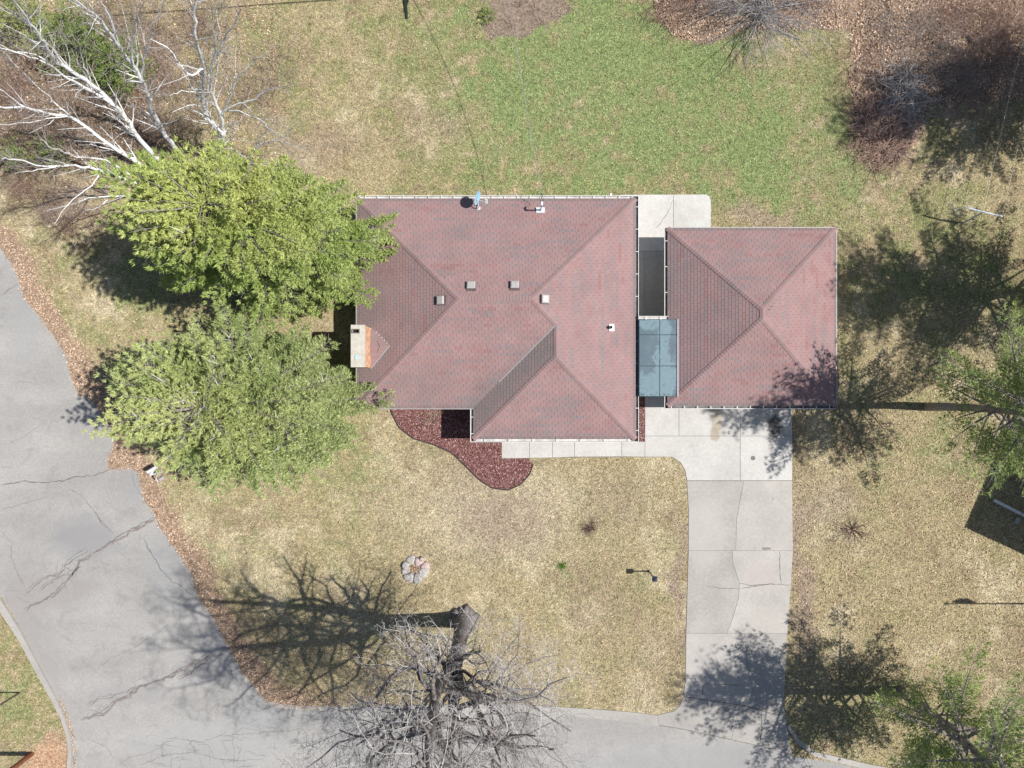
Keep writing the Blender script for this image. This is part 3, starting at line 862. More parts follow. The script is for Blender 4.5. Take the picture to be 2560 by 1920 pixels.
TABW, COURSE, SLOT = .304, .148, .011
class Roof:
    """lays shingle tabs on sloping planes; each plane: plan polygon, a point on its eave, unit vector up the slope (plan)."""
    def __init__(s, he, pitch, seed):
        s.he, s.pitch, s.planes = he, pitch, []
        s.r = random.Random(seed); s.full = []; s.cut = []
    def z(s, pl, x, y):
        o, n = pl[1], pl[2]
        return s.he + s.pitch * ((x - o[0]) * n[0] + (y - o[1]) * n[1])
    def plane(s, poly, o, n, grime=None):
        pl = (poly, o, n); s.planes.append(pl)
        u = (-n[1], n[0])
        ds = [(x - o[0]) * n[0] + (y - o[1]) * n[1] for x, y in poly]
        us = [(x - o[0]) * u[0] + (y - o[1]) * u[1] for x, y in poly]
        rows = int(math.ceil(max(ds) / COURSE))
        for r in range(rows):
            d0, d1 = r * COURSE, (r + 1) * COURSE
            off = (r % 2) * TABW / 2 + s.r.uniform(-.012, .012) + (r // 2 % 5) * .021
            k0 = int(math.floor((min(us) - off) / TABW)) - 1; k1 = int(math.ceil((max(us) - off) / TABW)) + 1
            for k in range(k0, k1):
                u0, u1 = off + k * TABW + SLOT / 2, off + (k + 1) * TABW - SLOT / 2
                rect = [(o[0] + n[0] * d + u[0] * w, o[1] + n[1] * d + u[1] * w) for w, d in ((u0, d0), (u1, d0), (u1, d1), (u0, d1))]
                if area2(rect) < 1e-6: continue
                ar = sum(rect[i][0] * rect[(i + 1) % 4][1] - rect[(i + 1) % 4][0] * rect[i][1] for i in range(4))
                if ar < 0: rect = rect[::-1]
                q = poly_clip(poly, rect)
                if len(q) < 3 or area2(q) < 4e-4: continue
                cx = sum(p_[0] for p_ in q) / len(q); cy = sum(p_[1] for p_ in q) / len(q)
                g3 = math.floor((k + (r * 7) % 3) / 3)           # the three tabs of one strip are from one batch
                rr = random.Random(hash((g3, r, round(o[0], 2), round(n[0], 1))) & 0xffffff)
                base = .52 + .5 * (float(fbm(np.array([cx * .55 + 40]), np.array([cy * .55 + 20]))[0]) - .5)
                tint = min(1, max(0, base + rr.gauss(0, .19) + s.r.gauss(0, .12)))
                gr = grime(cx, cy, r) if grime else 0.0
                if r == 0: gr = max(gr, .72)
                full = area2(q) > .9995 * area2(rect)
                (s.full if full else s.cut).append((pl, q, d0, d1, tint, gr, (cx, cy)))
    def tab(s, mb, gl, rec, origin=(0, 0, 0)):
        pl, q, d0, d1, tint, gr, _ = rec
        o, n = pl[1], pl[2]
        top, bot = [], []
        for x, y in q:
            d = (x - o[0]) * n[0] + (y - o[1]) * n[1]
            f = (d - d0) / (d1 - d0)
            z = s.he + s.pitch * d
            top.append((x - origin[0], y - origin[1], z + .014 - .011 * f - origin[2]))
            bot.append((x - origin[0], y - origin[1], z - .002 - origin[2]))
        mb.face(top, tint); gl.append(gr)
        for i in range(len(q)):
            j = (i + 1) % len(q)
            mb.face([bot[i], bot[j], top[j], top[i]], tint * .8); gl.append(gr)
    def finish(s, roof, keep_=300):
        best = sorted((r for r in s.full), key=lambda r: -(s.z(r[0], *r[6])))
        ind, rest = best[:keep_], best[keep_:] + s.cut
        cache = {}
        for rec in ind:
            pl = rec[0]
            c0 = rec[6]; zc = s.z(pl, *c0)
            key = (round(pl[2][0]), round(pl[2][1]), int(rec[4] * 9.99), rec[5] > .3)
            if key not in cache:
                mb, gl = MB(), []
                s.tab(mb, gl, rec, (c0[0], c0[1], zc))
                me_ = mb.mesh('shingle', M_SHINGLE)
                ga = me_.attributes.new('grime', 'FLOAT', 'FACE'); ga.data.foreach_set('value', gl)
                cache[key] = me_
            ob = bpy.data.objects.new('shingle', cache[key]); COL.objects.link(ob)
            ob.parent = roof; ob.location = (c0[0], c0[1], zc)
        mb, gl = MB(), []
        for rec in rest: s.tab(mb, gl, rec)
        ob = mb.build('shingles', M_SHINGLE, roof)
        ga = ob.data.attributes.new('grime', 'FLOAT', 'FACE'); ga.data.foreach_set('value', gl)
        ob['kind'] = 'stuff'

def caps(lines, pitch, parent, seed=3):
    """ridge and hip caps: overlapping folded pieces. lines: (a, b, drop per metre sideways)"""
    mb, gl = MB(), []
    r = random.Random(seed)
    for a_, b_, k in lines:
        a_, b_ = Vector(a_), Vector(b_)
        d = b_ - a_; l = d.length; d.normalize()
        sd = Vector((-d.y, d.x, 0)).normalized()
        nrm = Vector((0, 0, 1))
        n_ = max(1, int(l / .145))
        for i in range(n_):
            p0 = a_ + d * (l * i / n_); p1 = a_ + d * (l * (i + 1) / n_ + .012)
            w = .135
            h0, h1 = .038, .022
            pr = []
            for q, h in ((p0, h0), (p1, h1)):
                pr.append((q + sd * w + nrm * (h - k * w), q + nrm * (h + .004), q - sd * w + nrm * (h - k * w)))
            t = min(1, max(0, r.gauss(.5, .2))); g = .12
            for A, B in ((0, 1), (1, 2)):
                f = [pr[0][A], pr[0][B], pr[1][B], pr[1][A]]
                if (f[1] - f[0]).cross(f[2] - f[0]).z < 0: f = f[::-1]
                mb.face(f, t); gl.append(g)
            lo = [v_ - nrm * .03 for v_ in pr[0]]
            mb.face([lo[0], lo[1], pr[0][1], pr[0][0]], t * .7); gl.append(g)
            mb.face([lo[1], lo[2], pr[0][2], pr[0][1]], t * .7); gl.append(g)
            for e in (0, 2):
                mb.face([pr[0][e], pr[1][e], pr[1][e] - nrm * .03, pr[0][e] - nrm * .03], t * .7); gl.append(g)
    ob = mb.build('ridge_cap', M_SHINGLE, parent)
    ga = ob.data.attributes.new('grime', 'FLOAT', 'FACE'); ga.data.foreach_set('value', gl)
    ob['kind'] = 'stuff'

M_GUTTERDARK = simple('gutter_dark_inside', (.16, .155, .15), .9, .1, .4, 4)  # darker grey for the inner faces of the trough
M_GUTTERPALE = simple('gutter_pale_inside', (.48, .47, .45), .8, .2, .3, 3)
def gutter(parent, a_, b_, out, z, brackets, w=.12, phase=.5, inner_mat=None):
    """open trough along a-b; out: outward unit vector; brackets are straps across the top."""
    a_, b_ = Vector((*a_, z)), Vector((*b_, z)); o = Vector((*out, 0))
    d = (b_ - a_); l = d.length; d.normalize()
    prof = [(0, -.01), (0, -.095), (.085, -.095), (w - .012, -.05), (w, .006), (w + .022, .006), (w + .022, -.055), (.09, -.108), (-.004, -.108)]
    mb = MB()
    A = [a_ + o * x + Vector((0, 0, h)) for x, h in prof]; B = [b_ + o * x + Vector((0, 0, h)) for x, h in prof]
    n = len(prof)
    for i in range(n - 1):
        mb.face([A[i], A[i + 1], B[i + 1], B[i]], 0, 1 if i < 3 else 0)
    for E in (A, B):
        mb.face([E[0], E[1], E[2], E[3], E[4]])
    g = mb.build('gutter', [M_WHITE, inner_mat or M_GUTTERDARK], parent)
    for i in range(brackets):
        t = (i + phase) / brackets * l
        c = a_ + d * t + o * (w / 2 - .02)
        mb = MB(); mb.box((c.x, c.y, z + .012), (abs(d.x) * .03 + abs(o.x) * (w + .06), abs(d.y) * .03 + abs(o.y) * (w + .06), .012))
        mb.build('bracket', M_WHITE, g)
    return g

HE = 2.32; PITCH = .36
hk = (CAM_H - HE) / CAM_H / PXM
def E(px, py): return ((px - 1280) * hk, (960 - py) * hk)
# -------- house: an L with equal pitches
hx0, hyT = E(892, 496); hx1, hyB = E(1589.5, 1098); _, hyM = E(0, 1021); hxW, _ = E(1183, 0)
house = empty('house', ((hx0 + hx1) / 2, (hyT + hyM) / 2, 0))
tag(house, 'low L-shaped house with a wide red-brown shingled hip roof', 'house')
half = (hyT - hyM) / 2; zr = HE + PITCH * half
yr = (hyT + hyM) / 2
rA = (hx0 + half, yr); rB = (hx1 - half, yr)
whalf = (hx1 - hxW) / 2; zw = HE + PITCH * whalf
xw = hx1 - whalf
wT = (xw, rB[1] - (xw - rB[0]))                    # wing ridge meets the main hip
wB = (xw, hyB + whalf)
inner = (hxW, hyM)
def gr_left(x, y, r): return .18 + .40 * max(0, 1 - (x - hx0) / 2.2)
def valley_d(x, y):
    vx, vy = wT[0] - inner[0], wT[1] - inner[1]; l = math.hypot(vx, vy)
    return abs((x - inner[0]) * vy - (y - inner[1]) * vx) / l
def gr_south(x, y, r):
    g = max(0, .95 - valley_d(x, y) / 1.5) * (1 if y < -.2 else max(0, (1.6 - y)) / 1.8)
    g = max(g, .6 * max(0, 1 - math.hypot((x + 4.2) / 2.2, (y - hyM - .9) / 1.6)))
    return max(g, .5 * max(0, 1 - (y - hyM) / .55))
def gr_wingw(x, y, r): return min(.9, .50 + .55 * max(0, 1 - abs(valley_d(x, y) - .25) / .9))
def gr_eave(x, y, r): return .30 * max(0, 1 - r / 6)
def gr_none(x, y, r): return .06
RH = Roof(HE, PITCH, 5)
RH.plane([(hx0, hyT), (hx1, hyT), rB, rA], (0, hyT), (0, -1), gr_none)
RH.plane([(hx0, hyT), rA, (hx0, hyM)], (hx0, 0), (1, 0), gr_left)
RH.plane([(hx0, hyM), rA, rB, wT, inner], (0, hyM), (0, 1), gr_south)
RH.plane([inner, wT, wB, (hxW, hyB)], (hxW, 0), (1, 0), gr_wingw)
RH.plane([(hxW, hyB), wB, (hx1, hyB)], (0, hyB), (0, 1), gr_eave)
RH.plane([(hx1, hyB), wB, wT, rB, (hx1, hyT)], (hx1, 0), (-1, 0), gr_none)

def deck(R, outline, name, parent):
    mb = MB()
    for pl in R.planes:
        pts = [Vector((x, y, R.z(pl, x, y) - .004)) for x, y in pl[0]]
        for q in tessellate_polygon([[Vector((v_.x, v_.y, 0)) for v_ in pts]]):
            t = [pts[i] for i in q]
            if (t[1] - t[0]).cross(t[2] - t[0]).z < 0: t = t[::-1]
            mb.face(t, 0, 0)
    n = len(outline)
    for i in range(n):
        a_, b_ = outline[i], outline[(i + 1) % n]
        mb.face([(*a_, R.he - .17), (*b_, R.he - .17), (*b_, R.he - .004), (*a_, R.he - .004)], 0, 1)
    for q in tessellate_polygon([[Vector((x, y, 0)) for x, y in outline]]):
        mb.face([(*outline[i], R.he - .17) for i in q], 0, 1)
    return mb.build(name, [M_DECK, M_FASCIA], parent)
h_out = [(hx0, hyT), (hx1, hyT), (hx1, hyB), (hxW, hyB), inner, (hx0, hyM)]
hroof = deck(RH, h_out, 'roof', house)
RH.finish(hroof)
s2 = PITCH / math.sqrt(2)
caps([((*rA, zr), (*rB, zr), PITCH), ((hx0, hyT, HE), (*rA, zr), s2), ((hx0, hyM, HE), (*rA, zr), s2), ((hx1, hyT, HE), (*rB, zr), s2),
      ((*wT, zw), (*rB, zr), s2), ((*wT, zw), (*wB, zw), PITCH), ((hxW, hyB, HE), (*wB, zw), s2), ((hx1, hyB, HE), (*wB, zw), s2)], PITCH, hroof)
mb = MB()
va, vb = Vector((*inner, HE)), Vector((*wT, zw)); vd = (vb - va).normalized(); vs = Vector((-vd.y, vd.x, 0)).normalized()
for t0, t1 in ((.32, .99),):
    p0, p1 = va.lerp(vb, t0), va.lerp(vb, t1)
    mb.face([p0 + vs * .006 + Vector((0, 0, .04)), p0 + vs * .04 + Vector((0, 0, .045)), p1 + vs * .04 + Vector((0, 0, .045)), p1 + vs * .006 + Vector((0, 0, .04))][::-1])
    mb.tube([p0 + Vector((0, 0, .035)), p1 + Vector((0, 0, .035))], .018, 5)
mb.build('valley_flashing', M_GREYVENT, hroof)
# walls
OH = .5
wo_ = [(hx0 + OH, hyT - OH), (hx1 - OH, hyT - OH), (hx1 - OH, hyB + OH), (hxW + OH, hyB + OH), (hxW + OH, hyM + OH), (hx0 + OH, hyM + OH)]
mb = MB(); mb.prism(wo_, -.05, HE - .172); walls = mb.build('wall', M_SIDING, house)
def window(parent, c, w, axis, z=1.35, h=.95, proud=.02):
    mb = MB(); mb.box((c[0], c[1], z), ((w, .06, h) if axis == 'x' else (.06, w, h)))
    f = mb.build('window', M_WHITE, parent)
    mb = MB(); mb.box((c[0], c[1], z), ((w - .14, .08, h - .14) if axis == 'x' else (.08, w - .14, h - .14)))
    mb.build('pane', M_GLASS, f)
for wx_ in (-5.2, -2.6, .6, 3.2): window(house, (wx_, hyT - OH + .01), 1.3, 'x')
for wx_ in (-5.4, -3.2): window(house, (wx_, hyM + OH - .01), 1.5, 'x')
for wx_ in (-.2, 3.6): window(house, (wx_, hyB + OH - .01), 1.5, 'x')
mb = MB(); mb.box((1.9, hyB + OH - .01, 1.05), (.95, .07, 2.05)); dr = mb.build('door', simple('door_paint', (.18, .05, .04), .5), house)
mb = MB(); mb.box((2.28, hyB + OH - .06, 1.0), (.05, .06, .12)); mb.build('handle', M_GALV, dr)
# gutters
GZ = HE - .004
gutter(house, (hx0 + .1, hyT), (hx1 + .13, hyT), (0, 1), GZ, 22, inner_mat=M_GUTTERPALE)
gutter(house, (hx1, hyT + .13), (hx1, hyB - .12), (1, 0), GZ, 11)
gutter(house, (hxW - .12, hyB), (hx1 + .13, hyB), (0, -1), GZ, 7, phase=.6, inner_mat=M_GUTTERPALE)
gutter(house, (hxW, hyB - .13), (hxW, hyM - .02), (-1, 0), GZ, 2)
mb = MB(); mb.box(((hx0 + hxW) / 2, hyM - .022, HE + .0), (hxW - hx0, .035, .05)); mb.build('drip_edge', M_GREYVENT, house)
mb = MB(); mb.box((hx0 - .022, (hyT + hyM) / 2, HE + .0), (.035, hyT - hyM, .05)); mb.build('drip_edge', M_GREYVENT, house)
q = E(1528.5, 485)
mb = MB(); mb.box((q[0], q[1] + .02, HE - .2), (.09, .12, .16)); mb.box((q[0], q[1] + .08, 1.1), (.08, .06, 1.9)); mb.build('downspout', M_WHITE, house)

# roof vents, plumbing stack
def on_roof(R, px, py):
    """point of the roof surface seen at pixel (px, py)."""
    h = HE + .8
    for _ in range(12):
        x, y, _z = P(px, py, h)
        best = None
        for pl in R.planes:
            if inside(np.array([x]), np.array([y]), pl[0])[0]:
                best = R.z(pl, x, y); n = pl[2]
        if best is None: return x, y, h, (0, 1)
        h = best
    return x, y, h, n
for px_, py_ in ((1104, 751), (1178, 716), (1287, 715), (1360, 748)):
    x, y, z, n = on_roof(RH, px_, py_)
    sl = Vector((n[0], n[1], PITCH)).normalized(); sd = Vector((-n[1], n[0], 0)); nm = sl.cross(sd) * -1
    if nm.z < 0: nm = -nm
    M3 = Matrix((sd, sl, nm)).transposed()
    mb = MB()
    mb.box((x, y, z + .025), (.46, .46, .02), M=M3)
    v0 = MB()
    c = Vector((x, y, z))
    bot = [c + sd * a_ + sl * b_ + nm * .05 for a_, b_ in ((-.15, -.15), (.15, -.15), (.15, .15), (-.15, .15))]
    mid = [c + sd * a_ + sl * b_ + nm * .15 for a_, b_ in ((-.20, -.20), (.20, -.20), (.20, .17), (-.20, .17))]
    mid0 = [c + sd * a_ + sl * b_ + nm * .10 for a_, b_ in ((-.20, -.20), (.20, -.20), (.20, .17), (-.20, .17))]
    top = [c + sd * a_ + sl * b_ + nm * .185 for a_, b_ in ((-.15, -.14), (.15, -.14), (.15, .12), (-.15, .12))]
    for lo, hi in ((bot, mid0), (mid0, mid), (mid, top)):
        for i in range(4):
            j = (i + 1) % 4; v0.face([lo[i], lo[j], hi[j], hi[i]])
    v0.face(top)
    vo = v0.build('roof_vent', M_GREYVENT, house)
    mb.build('flange', M_DECK, vo)
x, y, z, n = on_roof(RH, 1526, 819)
mb = MB(); mb.box((x + .06, y, z + .03), (.26, .34, .02), M=Matrix(((.94, 0, .34), (0, 1, 0), (-.34, 0, .94))).to_3x3()); st = mb.build('plumbing_vent', M_WHITE, house)
mb = MB(); mb.tube([(x, y, z), (x, y, z + .28)], [.085, .07], 14, cap=False); mb.build('pipe', M_WHITE, st)
mb = MB(); mb.tube([(x, y, z + .05), (x, y, z + .24)], [.06, .06], 12); mb.build('opening', M_DARKHOLE, st)

# chimney
ctop = 4.15
cx0, cyT, _ = P(877, 812, ctop); cx1, cyB, _ = P(912, 918, ctop)
mb = MB()
brick_m, bnt, bb = new_mat('orange_brick', .85, .15)
ba = bnt.nodes.new('ShaderNodeAttribute'); ba.attribute_name = 'tint'
L(bnt, mix_n(bnt, .6, ramp_n(bnt, ba.outputs['Fac'], [(0, (.36, .19, .11)), (.5, (.50, .29, .175)), (1, (.62, .40, .27))]), ramp_n(bnt, noise_n(bnt, pos_n(bnt), 25, 4), [(.3, .75), (.7, 1.2)]), 'MULTIPLY'), bb.inputs['Base Color'])
M_MORTAR = simple('mortar', (.42, .39, .35), .95, .1, .15, 20)
ccx, ccy = (cx0 + cx1) / 2, (cyT + cyB) / 2; cw, cl_ = cx1 - cx0 - .06, cyT - cyB - .06
mb.box((ccx, ccy, ctop / 2 - .1), (cw - .016, cl_ - .016, ctop - .2)); chim = mb.build('chimney', M_MORTAR, house)
mb = MB(); rr = random.Random(9)
def brick_face(u0, u1, fixed, axis, z0, z1):
    row = 0; z = z0
    while z < z1 - .03:
        u = u0 + (-.1 if row % 2 else 0)
        while u < u1 - .02:
            a_, b_ = max(u, u0), min(u + .195, u1)
            if b_ - a_ > .03:
                c = ((a_ + b_) / 2, fixed, z + .033) if axis == 'x' else (fixed, (a_ + b_) / 2, z + .033)
                mb.box(c, ((b_ - a_, .03, .062) if axis == 'x' else (.03, b_ - a_, .062)), tint=rr.random())
            u += .207
        z += .073; row += 1
zb0 = 1.9; zb1 = ctop - .14
brick_face(ccy - cl_ / 2, ccy + cl_ / 2, ccx + cw / 2, 'y', zb0, zb1); brick_face(ccy - cl_ / 2, ccy + cl_ / 2, ccx - cw / 2, 'y', .1, zb1)
brick_face(ccx - cw / 2 + .02, ccx + cw / 2 - .02, ccy + cl_ / 2, 'x', .1, zb1); brick_face(ccx - cw / 2 + .02, ccx + cw / 2 - .02, ccy - cl_ / 2, 'x', .1, zb1)
tag(mb.build('bricks', brick_m, chim), kind='stuff')
mb = MB(); fx0, fyT, _ = P(882, 823, ctop); fx1, fyB, _ = P(899, 833, ctop)
zc0, zc1 = ctop - .135, ctop
mb.box((ccx, (cyT + fyT) / 2, (zc0 + zc1) / 2), (cx1 - cx0, cyT - fyT, .13)); mb.box((ccx, (cyB + fyB) / 2, (zc0 + zc1) / 2), (cx1 - cx0, fyB - cyB, .13))
mb.box(((cx0 + fx0) / 2, (fyT + fyB) / 2, (zc0 + zc1) / 2), (fx0 - cx0, fyT - fyB, .13)); mb.box(((cx1 + fx1) / 2, (fyT + fyB) / 2, (zc0 + zc1) / 2), (cx1 - fx1, fyT - fyB, .13))
mb.build('chimney_cap', concrete('cap_concrete', (.46, .44, .395), [], 6), chim)
mb = MB(); mb.box(((fx0 + fx1) / 2, (fyT + fyB) / 2, zc0 + .02), (fx1 - fx0 + .02, fyT - fyB + .02, .04)); mb.build('flue', M_DARKHOLE, chim)
mb = MB()
fc = ((fx0 + fx1) / 2, (fyT + fyB) / 2)
for sx, sy, w_, l_ in ((-1, 0, .03, fyT - fyB), (1, 0, .03, fyT - fyB), (0, 1, fx1 - fx0, .03), (0, -1, fx1 - fx0, .03)):
    mb.box((fc[0] + sx * (fx1 - fx0) / 2, fc[1] + sy * (fyT - fyB) / 2, ctop + .03), (w_ + .002, l_, .09))
mb.build('flue_rim', simple('flue_clay', (.20, .18, .16), .8), chim)
x, y, _ = P(893, 893, ctop); mb = MB(); mb.tube([(x, y, ctop - .01), (x, y, ctop + .03)], .12, 16); mb.build('flue_lid', simple('lid_zinc', (.33, .42, .46), .6, .4), chim)
# cricket behind the chimney
cr = Roof(0, 0, 8)
apx = on_roof(RH, 975, 864); bt = P(929, 816, 2.75); bb2 = P(927, 922, 2.75)
zt = lambda x, y: HE + PITCH * (x - hx0)
A_ = Vector((ccx + cw / 2 - .01, bt[1], zt(ccx + cw / 2, 0) + .025)); B_ = Vector((ccx + cw / 2 - .01, bb2[1], zt(ccx + cw / 2, 0) + .025))
C_ = Vector((apx[0], apx[1], apx[2] + .03)); D_ = Vector((ccx + cw / 2 - .01, (bt[1] + bb2[1]) / 2, apx[2] + .03))
mb, gl = MB(), []
for tri, up_, ax in (((A_, D_, C_), A_, 1), ((D_, B_, C_), B_, -1)):
    nrows = 7
    for i in range(nrows):                 # courses running parallel to the little ridge
        t0, t1 = i / nrows, (i + 1) / nrows
        e0, e1 = up_.lerp(D_, t0), up_.lerp(D_, t1)
        f0, f1 = up_.lerp(C_, t0), up_.lerp(C_, t1)
        m_ = max(1, int((f0 - e0).length / .3))
        for k in range(m_):
            a0, a1 = k / m_ + .01, (k + 1) / m_ - .01
            up = Vector((0, 0, .012))
            f = [e0.lerp(f0, a0) + up, e0.lerp(f0, a1) + up, e1.lerp(f1, a1), e1.lerp(f1, a0)]
            if (f[1] - f[0]).cross(f[2] - f[0]).z < 0: f = f[::-1]
            mb.face(f, rr.random() * .8 + .1); gl.append(.2)
ob = mb.build('cricket', M_SHINGLE, hroof); ga = ob.data.attributes.new('grime', 'FLOAT', 'FACE'); ga.data.foreach_set('value', gl)
mb = MB(); up = Vector((0, 0, .02)); mb.tube([B_ + up, C_ + up], .014, 5)
for i in range(5):
    t = .3 + i * .14; q = A_.lerp(C_, t) + up; mb.box(q, (.06, .035, .015), .7)
mb.build('cricket_flashing', M_GREYPLASTIC, hroof)

# -------- garage
gx0, gyT = E(1668.5, 570); gx1, gyB = E(2090, 1015)
garage = empty('garage', ((gx0 + gx1) / 2, (gyT + gyB) / 2, 0))
tag(garage, 'square detached garage with a red-brown hip roof beside the driveway', 'garage')
gh = (gx1 - gx0) / 2; zg = HE + PITCH * gh
gxm = (gx0 + gx1) / 2
gA, gB = (gxm, gyT - gh), (gxm, gyB + gh)
RG = Roof(HE, PITCH, 6)
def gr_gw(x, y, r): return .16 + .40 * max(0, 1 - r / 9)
RG.plane([(gx0, gyT), (gx1, gyT), gA], (0, gyT), (0, -1), gr_none)
RG.plane([(gx0, gyT), gA, gB, (gx0, gyB)], (gx0, 0), (1, 0), gr_gw)
RG.plane([(gx0, gyB), gB, (gx1, gyB)], (0, gyB), (0, 1), gr_eave)
RG.plane([(gx1, gyB), gB, gA, (gx1, gyT)], (gx1, 0), (-1, 0), gr_none)
g_out = [(gx0, gyT), (gx1, gyT), (gx1, gyB), (gx0, gyB)]
groof = deck(RG, g_out, 'roof', garage)
RG.finish(groof)
caps([((*gA, zg), (*gB, zg), PITCH), ((gx0, gyT, HE), (*gA, zg), s2), ((gx1, gyT, HE), (*gA, zg), s2), ((gx0, gyB, HE), (*gB, zg), s2), ((gx1, gyB, HE), (*gB, zg), s2)], PITCH, groof)
mb = MB(); mb.prism([(gx0 + OH, gyT - OH), (gx1 - OH, gyT - OH), (gx1 - OH, gyB + OH), (gx0 + OH, gyB + OH)], -.05, HE - .172); mb.build('wall', M_SIDING, garage)
mb = MB(); mb.box((gxm, gyB + OH - .005, 1.02), (4.8, .06, 1.95)); gd = mb.build('garage_door', M_WHITE, garage)
for i in range(4):
    mb = MB(); mb.box((gxm, gyB + OH - .04, .28 + i * .48), (4.7, .03, .44)); mb.build('door_panel', M_WHITE, gd)
gutter(garage, (gx0, gyT - .0), (gx0, gyB - .12), (-1, 0), GZ, 7)
gutter(garage, (gx0 - .13, gyB), (gx1, gyB), (0, -1), GZ, 13)
mb = MB(); mb.box((gxm, gyT + .02, HE), (gx1 - gx0, .035, .05)); mb.build('drip_edge', M_GREYVENT, garage)
mb = MB(); mb.box((gx1 + .02, (gyT + gyB) / 2, HE), (.035, gyT - gyB, .05)); mb.build('drip_edge', M_GREYVENT, garage)

# -------- flat metal roof over the passage between house and garage
zc = HE + .20
ck = (CAM_H - zc) / CAM_H / PXM
def Cc(px_, py_): return ((px_ - 1280) * ck, (960 - py_) * ck)
canopy = empty('flat_passage_roof', (*Cc(1640, 890), 0))
tag(canopy, 'flat blue-grey metal roof bridging the gap between house and garage', 'flat roof')
m, nt, b = new_mat('patchy_blue_metal', .45, .35)  # blue-grey base mottled with paler blue patches
p = pos_n(nt)
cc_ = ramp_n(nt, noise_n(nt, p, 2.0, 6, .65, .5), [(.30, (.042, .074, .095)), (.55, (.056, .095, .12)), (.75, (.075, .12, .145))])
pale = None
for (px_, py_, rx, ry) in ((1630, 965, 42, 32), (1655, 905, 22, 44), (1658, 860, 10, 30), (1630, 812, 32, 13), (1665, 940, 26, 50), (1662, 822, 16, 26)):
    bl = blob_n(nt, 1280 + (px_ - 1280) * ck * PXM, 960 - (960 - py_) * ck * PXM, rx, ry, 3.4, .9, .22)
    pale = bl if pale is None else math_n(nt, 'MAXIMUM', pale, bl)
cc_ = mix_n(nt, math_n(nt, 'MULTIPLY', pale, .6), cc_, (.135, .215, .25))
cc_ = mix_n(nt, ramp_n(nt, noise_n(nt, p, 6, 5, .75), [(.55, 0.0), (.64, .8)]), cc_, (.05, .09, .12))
L(nt, cc_, b.inputs['Base Color']); bump_n(nt, b, noise_n(nt, p, 5, 3), .2, .02)
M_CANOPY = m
xs_ = [Cc(1597.5, 0)[0], Cc(1649, 0)[0], Cc(1694, 0)[0]]
ysx = [Cc(0, 798)[1], Cc(0, 837)[1], Cc(0, 915)[1], Cc(0, 991)[1]]
mb = MB(); mb.box(((xs_[0] + xs_[2]) / 2, (ysx[0] + ysx[3]) / 2, zc - .07), (xs_[2] - xs_[0], ysx[0] - ysx[3], .12)); mb.build('deck', simple('canopy_seam', (.04, .07, .09), .8), canopy)
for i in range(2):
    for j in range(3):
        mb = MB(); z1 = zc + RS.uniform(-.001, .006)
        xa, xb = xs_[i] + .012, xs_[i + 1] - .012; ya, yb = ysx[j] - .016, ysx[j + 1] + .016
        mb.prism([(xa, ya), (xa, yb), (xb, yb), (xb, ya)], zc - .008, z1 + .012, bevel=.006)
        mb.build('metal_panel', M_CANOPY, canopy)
mb = MB()
for k in range(20):
    t = 2 * math.pi * k / 20; t2 = 2 * math.pi * (k + 1) / 20
    q = Cc(1645, 893)
    mb.tube([(q[0] + .10 * math.cos(t), q[1] + .10 * math.sin(t), zc + .03), (q[0] + .10 * math.cos(t2), q[1] + .10 * math.sin(t2), zc + .03)], .016, 5, cap=False)
mb.tube([(q[0], q[1], zc), (q[0], q[1], zc + .05)], .035, 8)
mb.build('roof_drain', simple('drain_metal', (.20, .30, .36), .5, .4), canopy)
mb = MB()
for px_ in (1608, 1628, 1649, 1671, 1690):
    q = Cc(px_, 986); mb.box((q[0], q[1], zc + .018), (.05, .05, .02))
mb.build('fastener', M_STAKE, canopy)
mb = MB(); mb.box((xs_[2] + .0, (ysx[0] + ysx[3]) / 2, zc + .03), (.07, ysx[0] - ysx[3] + .02, .05)); mb.build('side_flashing', simple('lead_flashing', (.30, .28, .32), .7), canopy)
gutter(canopy, (xs_[0] - .02, ysx[0] + .01), (Cc(1671, 0)[0], ysx[0] + .01), (0, 1), zc - .0, 2, inner_mat=M_GUTTERPALE)

# ------------------------------------------------------------------ dish, service mast, cables
x, y, z, n = on_roof(RH, 1198, 520)
dish = empty('satellite_dish', (x, y, z)); tag(dish, 'pale blue satellite dish on a bent arm at the back edge of the house roof', 'satellite dish')
bx, by = x - .02, y - .02
mb = MB(); mb.box((bx, by, z + .05), (.16, .16, .03)); mb.tube([(bx, by, z + .03), (bx, by, z + .35), (bx - .04, by + .28, z + .62)], .024, 8); mb.build('mount', M_GREYPLASTIC, dish)
ax_ = Vector((.92, -.30, .24)).normalized(); cD = Vector((bx - .08, by + .34, z + .66))
u_ = ax_.orthogonal().normalized(); v_ = ax_.cross(u_)
mb = MB(); rings = []
for i in range(6):
    rr_ = .33 * i / 5; dp = .45 * rr_ * rr_
    rings.append([cD + ax_ * dp + (u_ * math.cos(2 * math.pi * k / 24) * rr_ + v_ * math.sin(2 * math.pi * k / 24) * rr_ * 1.05) for k in range(24)])
for i in range(5):
    for k in range(24):
        k2 = (k + 1) % 24
        mb.face([rings[i][k], rings[i][k2], rings[i + 1][k2], rings[i + 1][k]] if i else [rings[0][0], rings[1][k2], rings[1][k]])
mb.build('reflector', M_DISH, dish, True)
foc = cD + ax_ * .42 + Vector((0.02, -.02, -.20))
mb = MB(); mb.tube([cD - ax_ * .02 + Vector((0, 0, -.30)), foc + Vector((-.06, 0, -.04))], .016, 6); mb.build('feed_arm', M_WHITE, dish)
mb = MB()
for k in (-1, 0, 1): mb.tube([foc + Vector((0, .075 * k, 0)), foc + Vector((.10, .075 * k - .02, .05))], .036, 8)
mb.box(foc + Vector((.02, 0, -.03)), (.05, .26, .05)); mb.build('receiver', M_WHITE, dish)

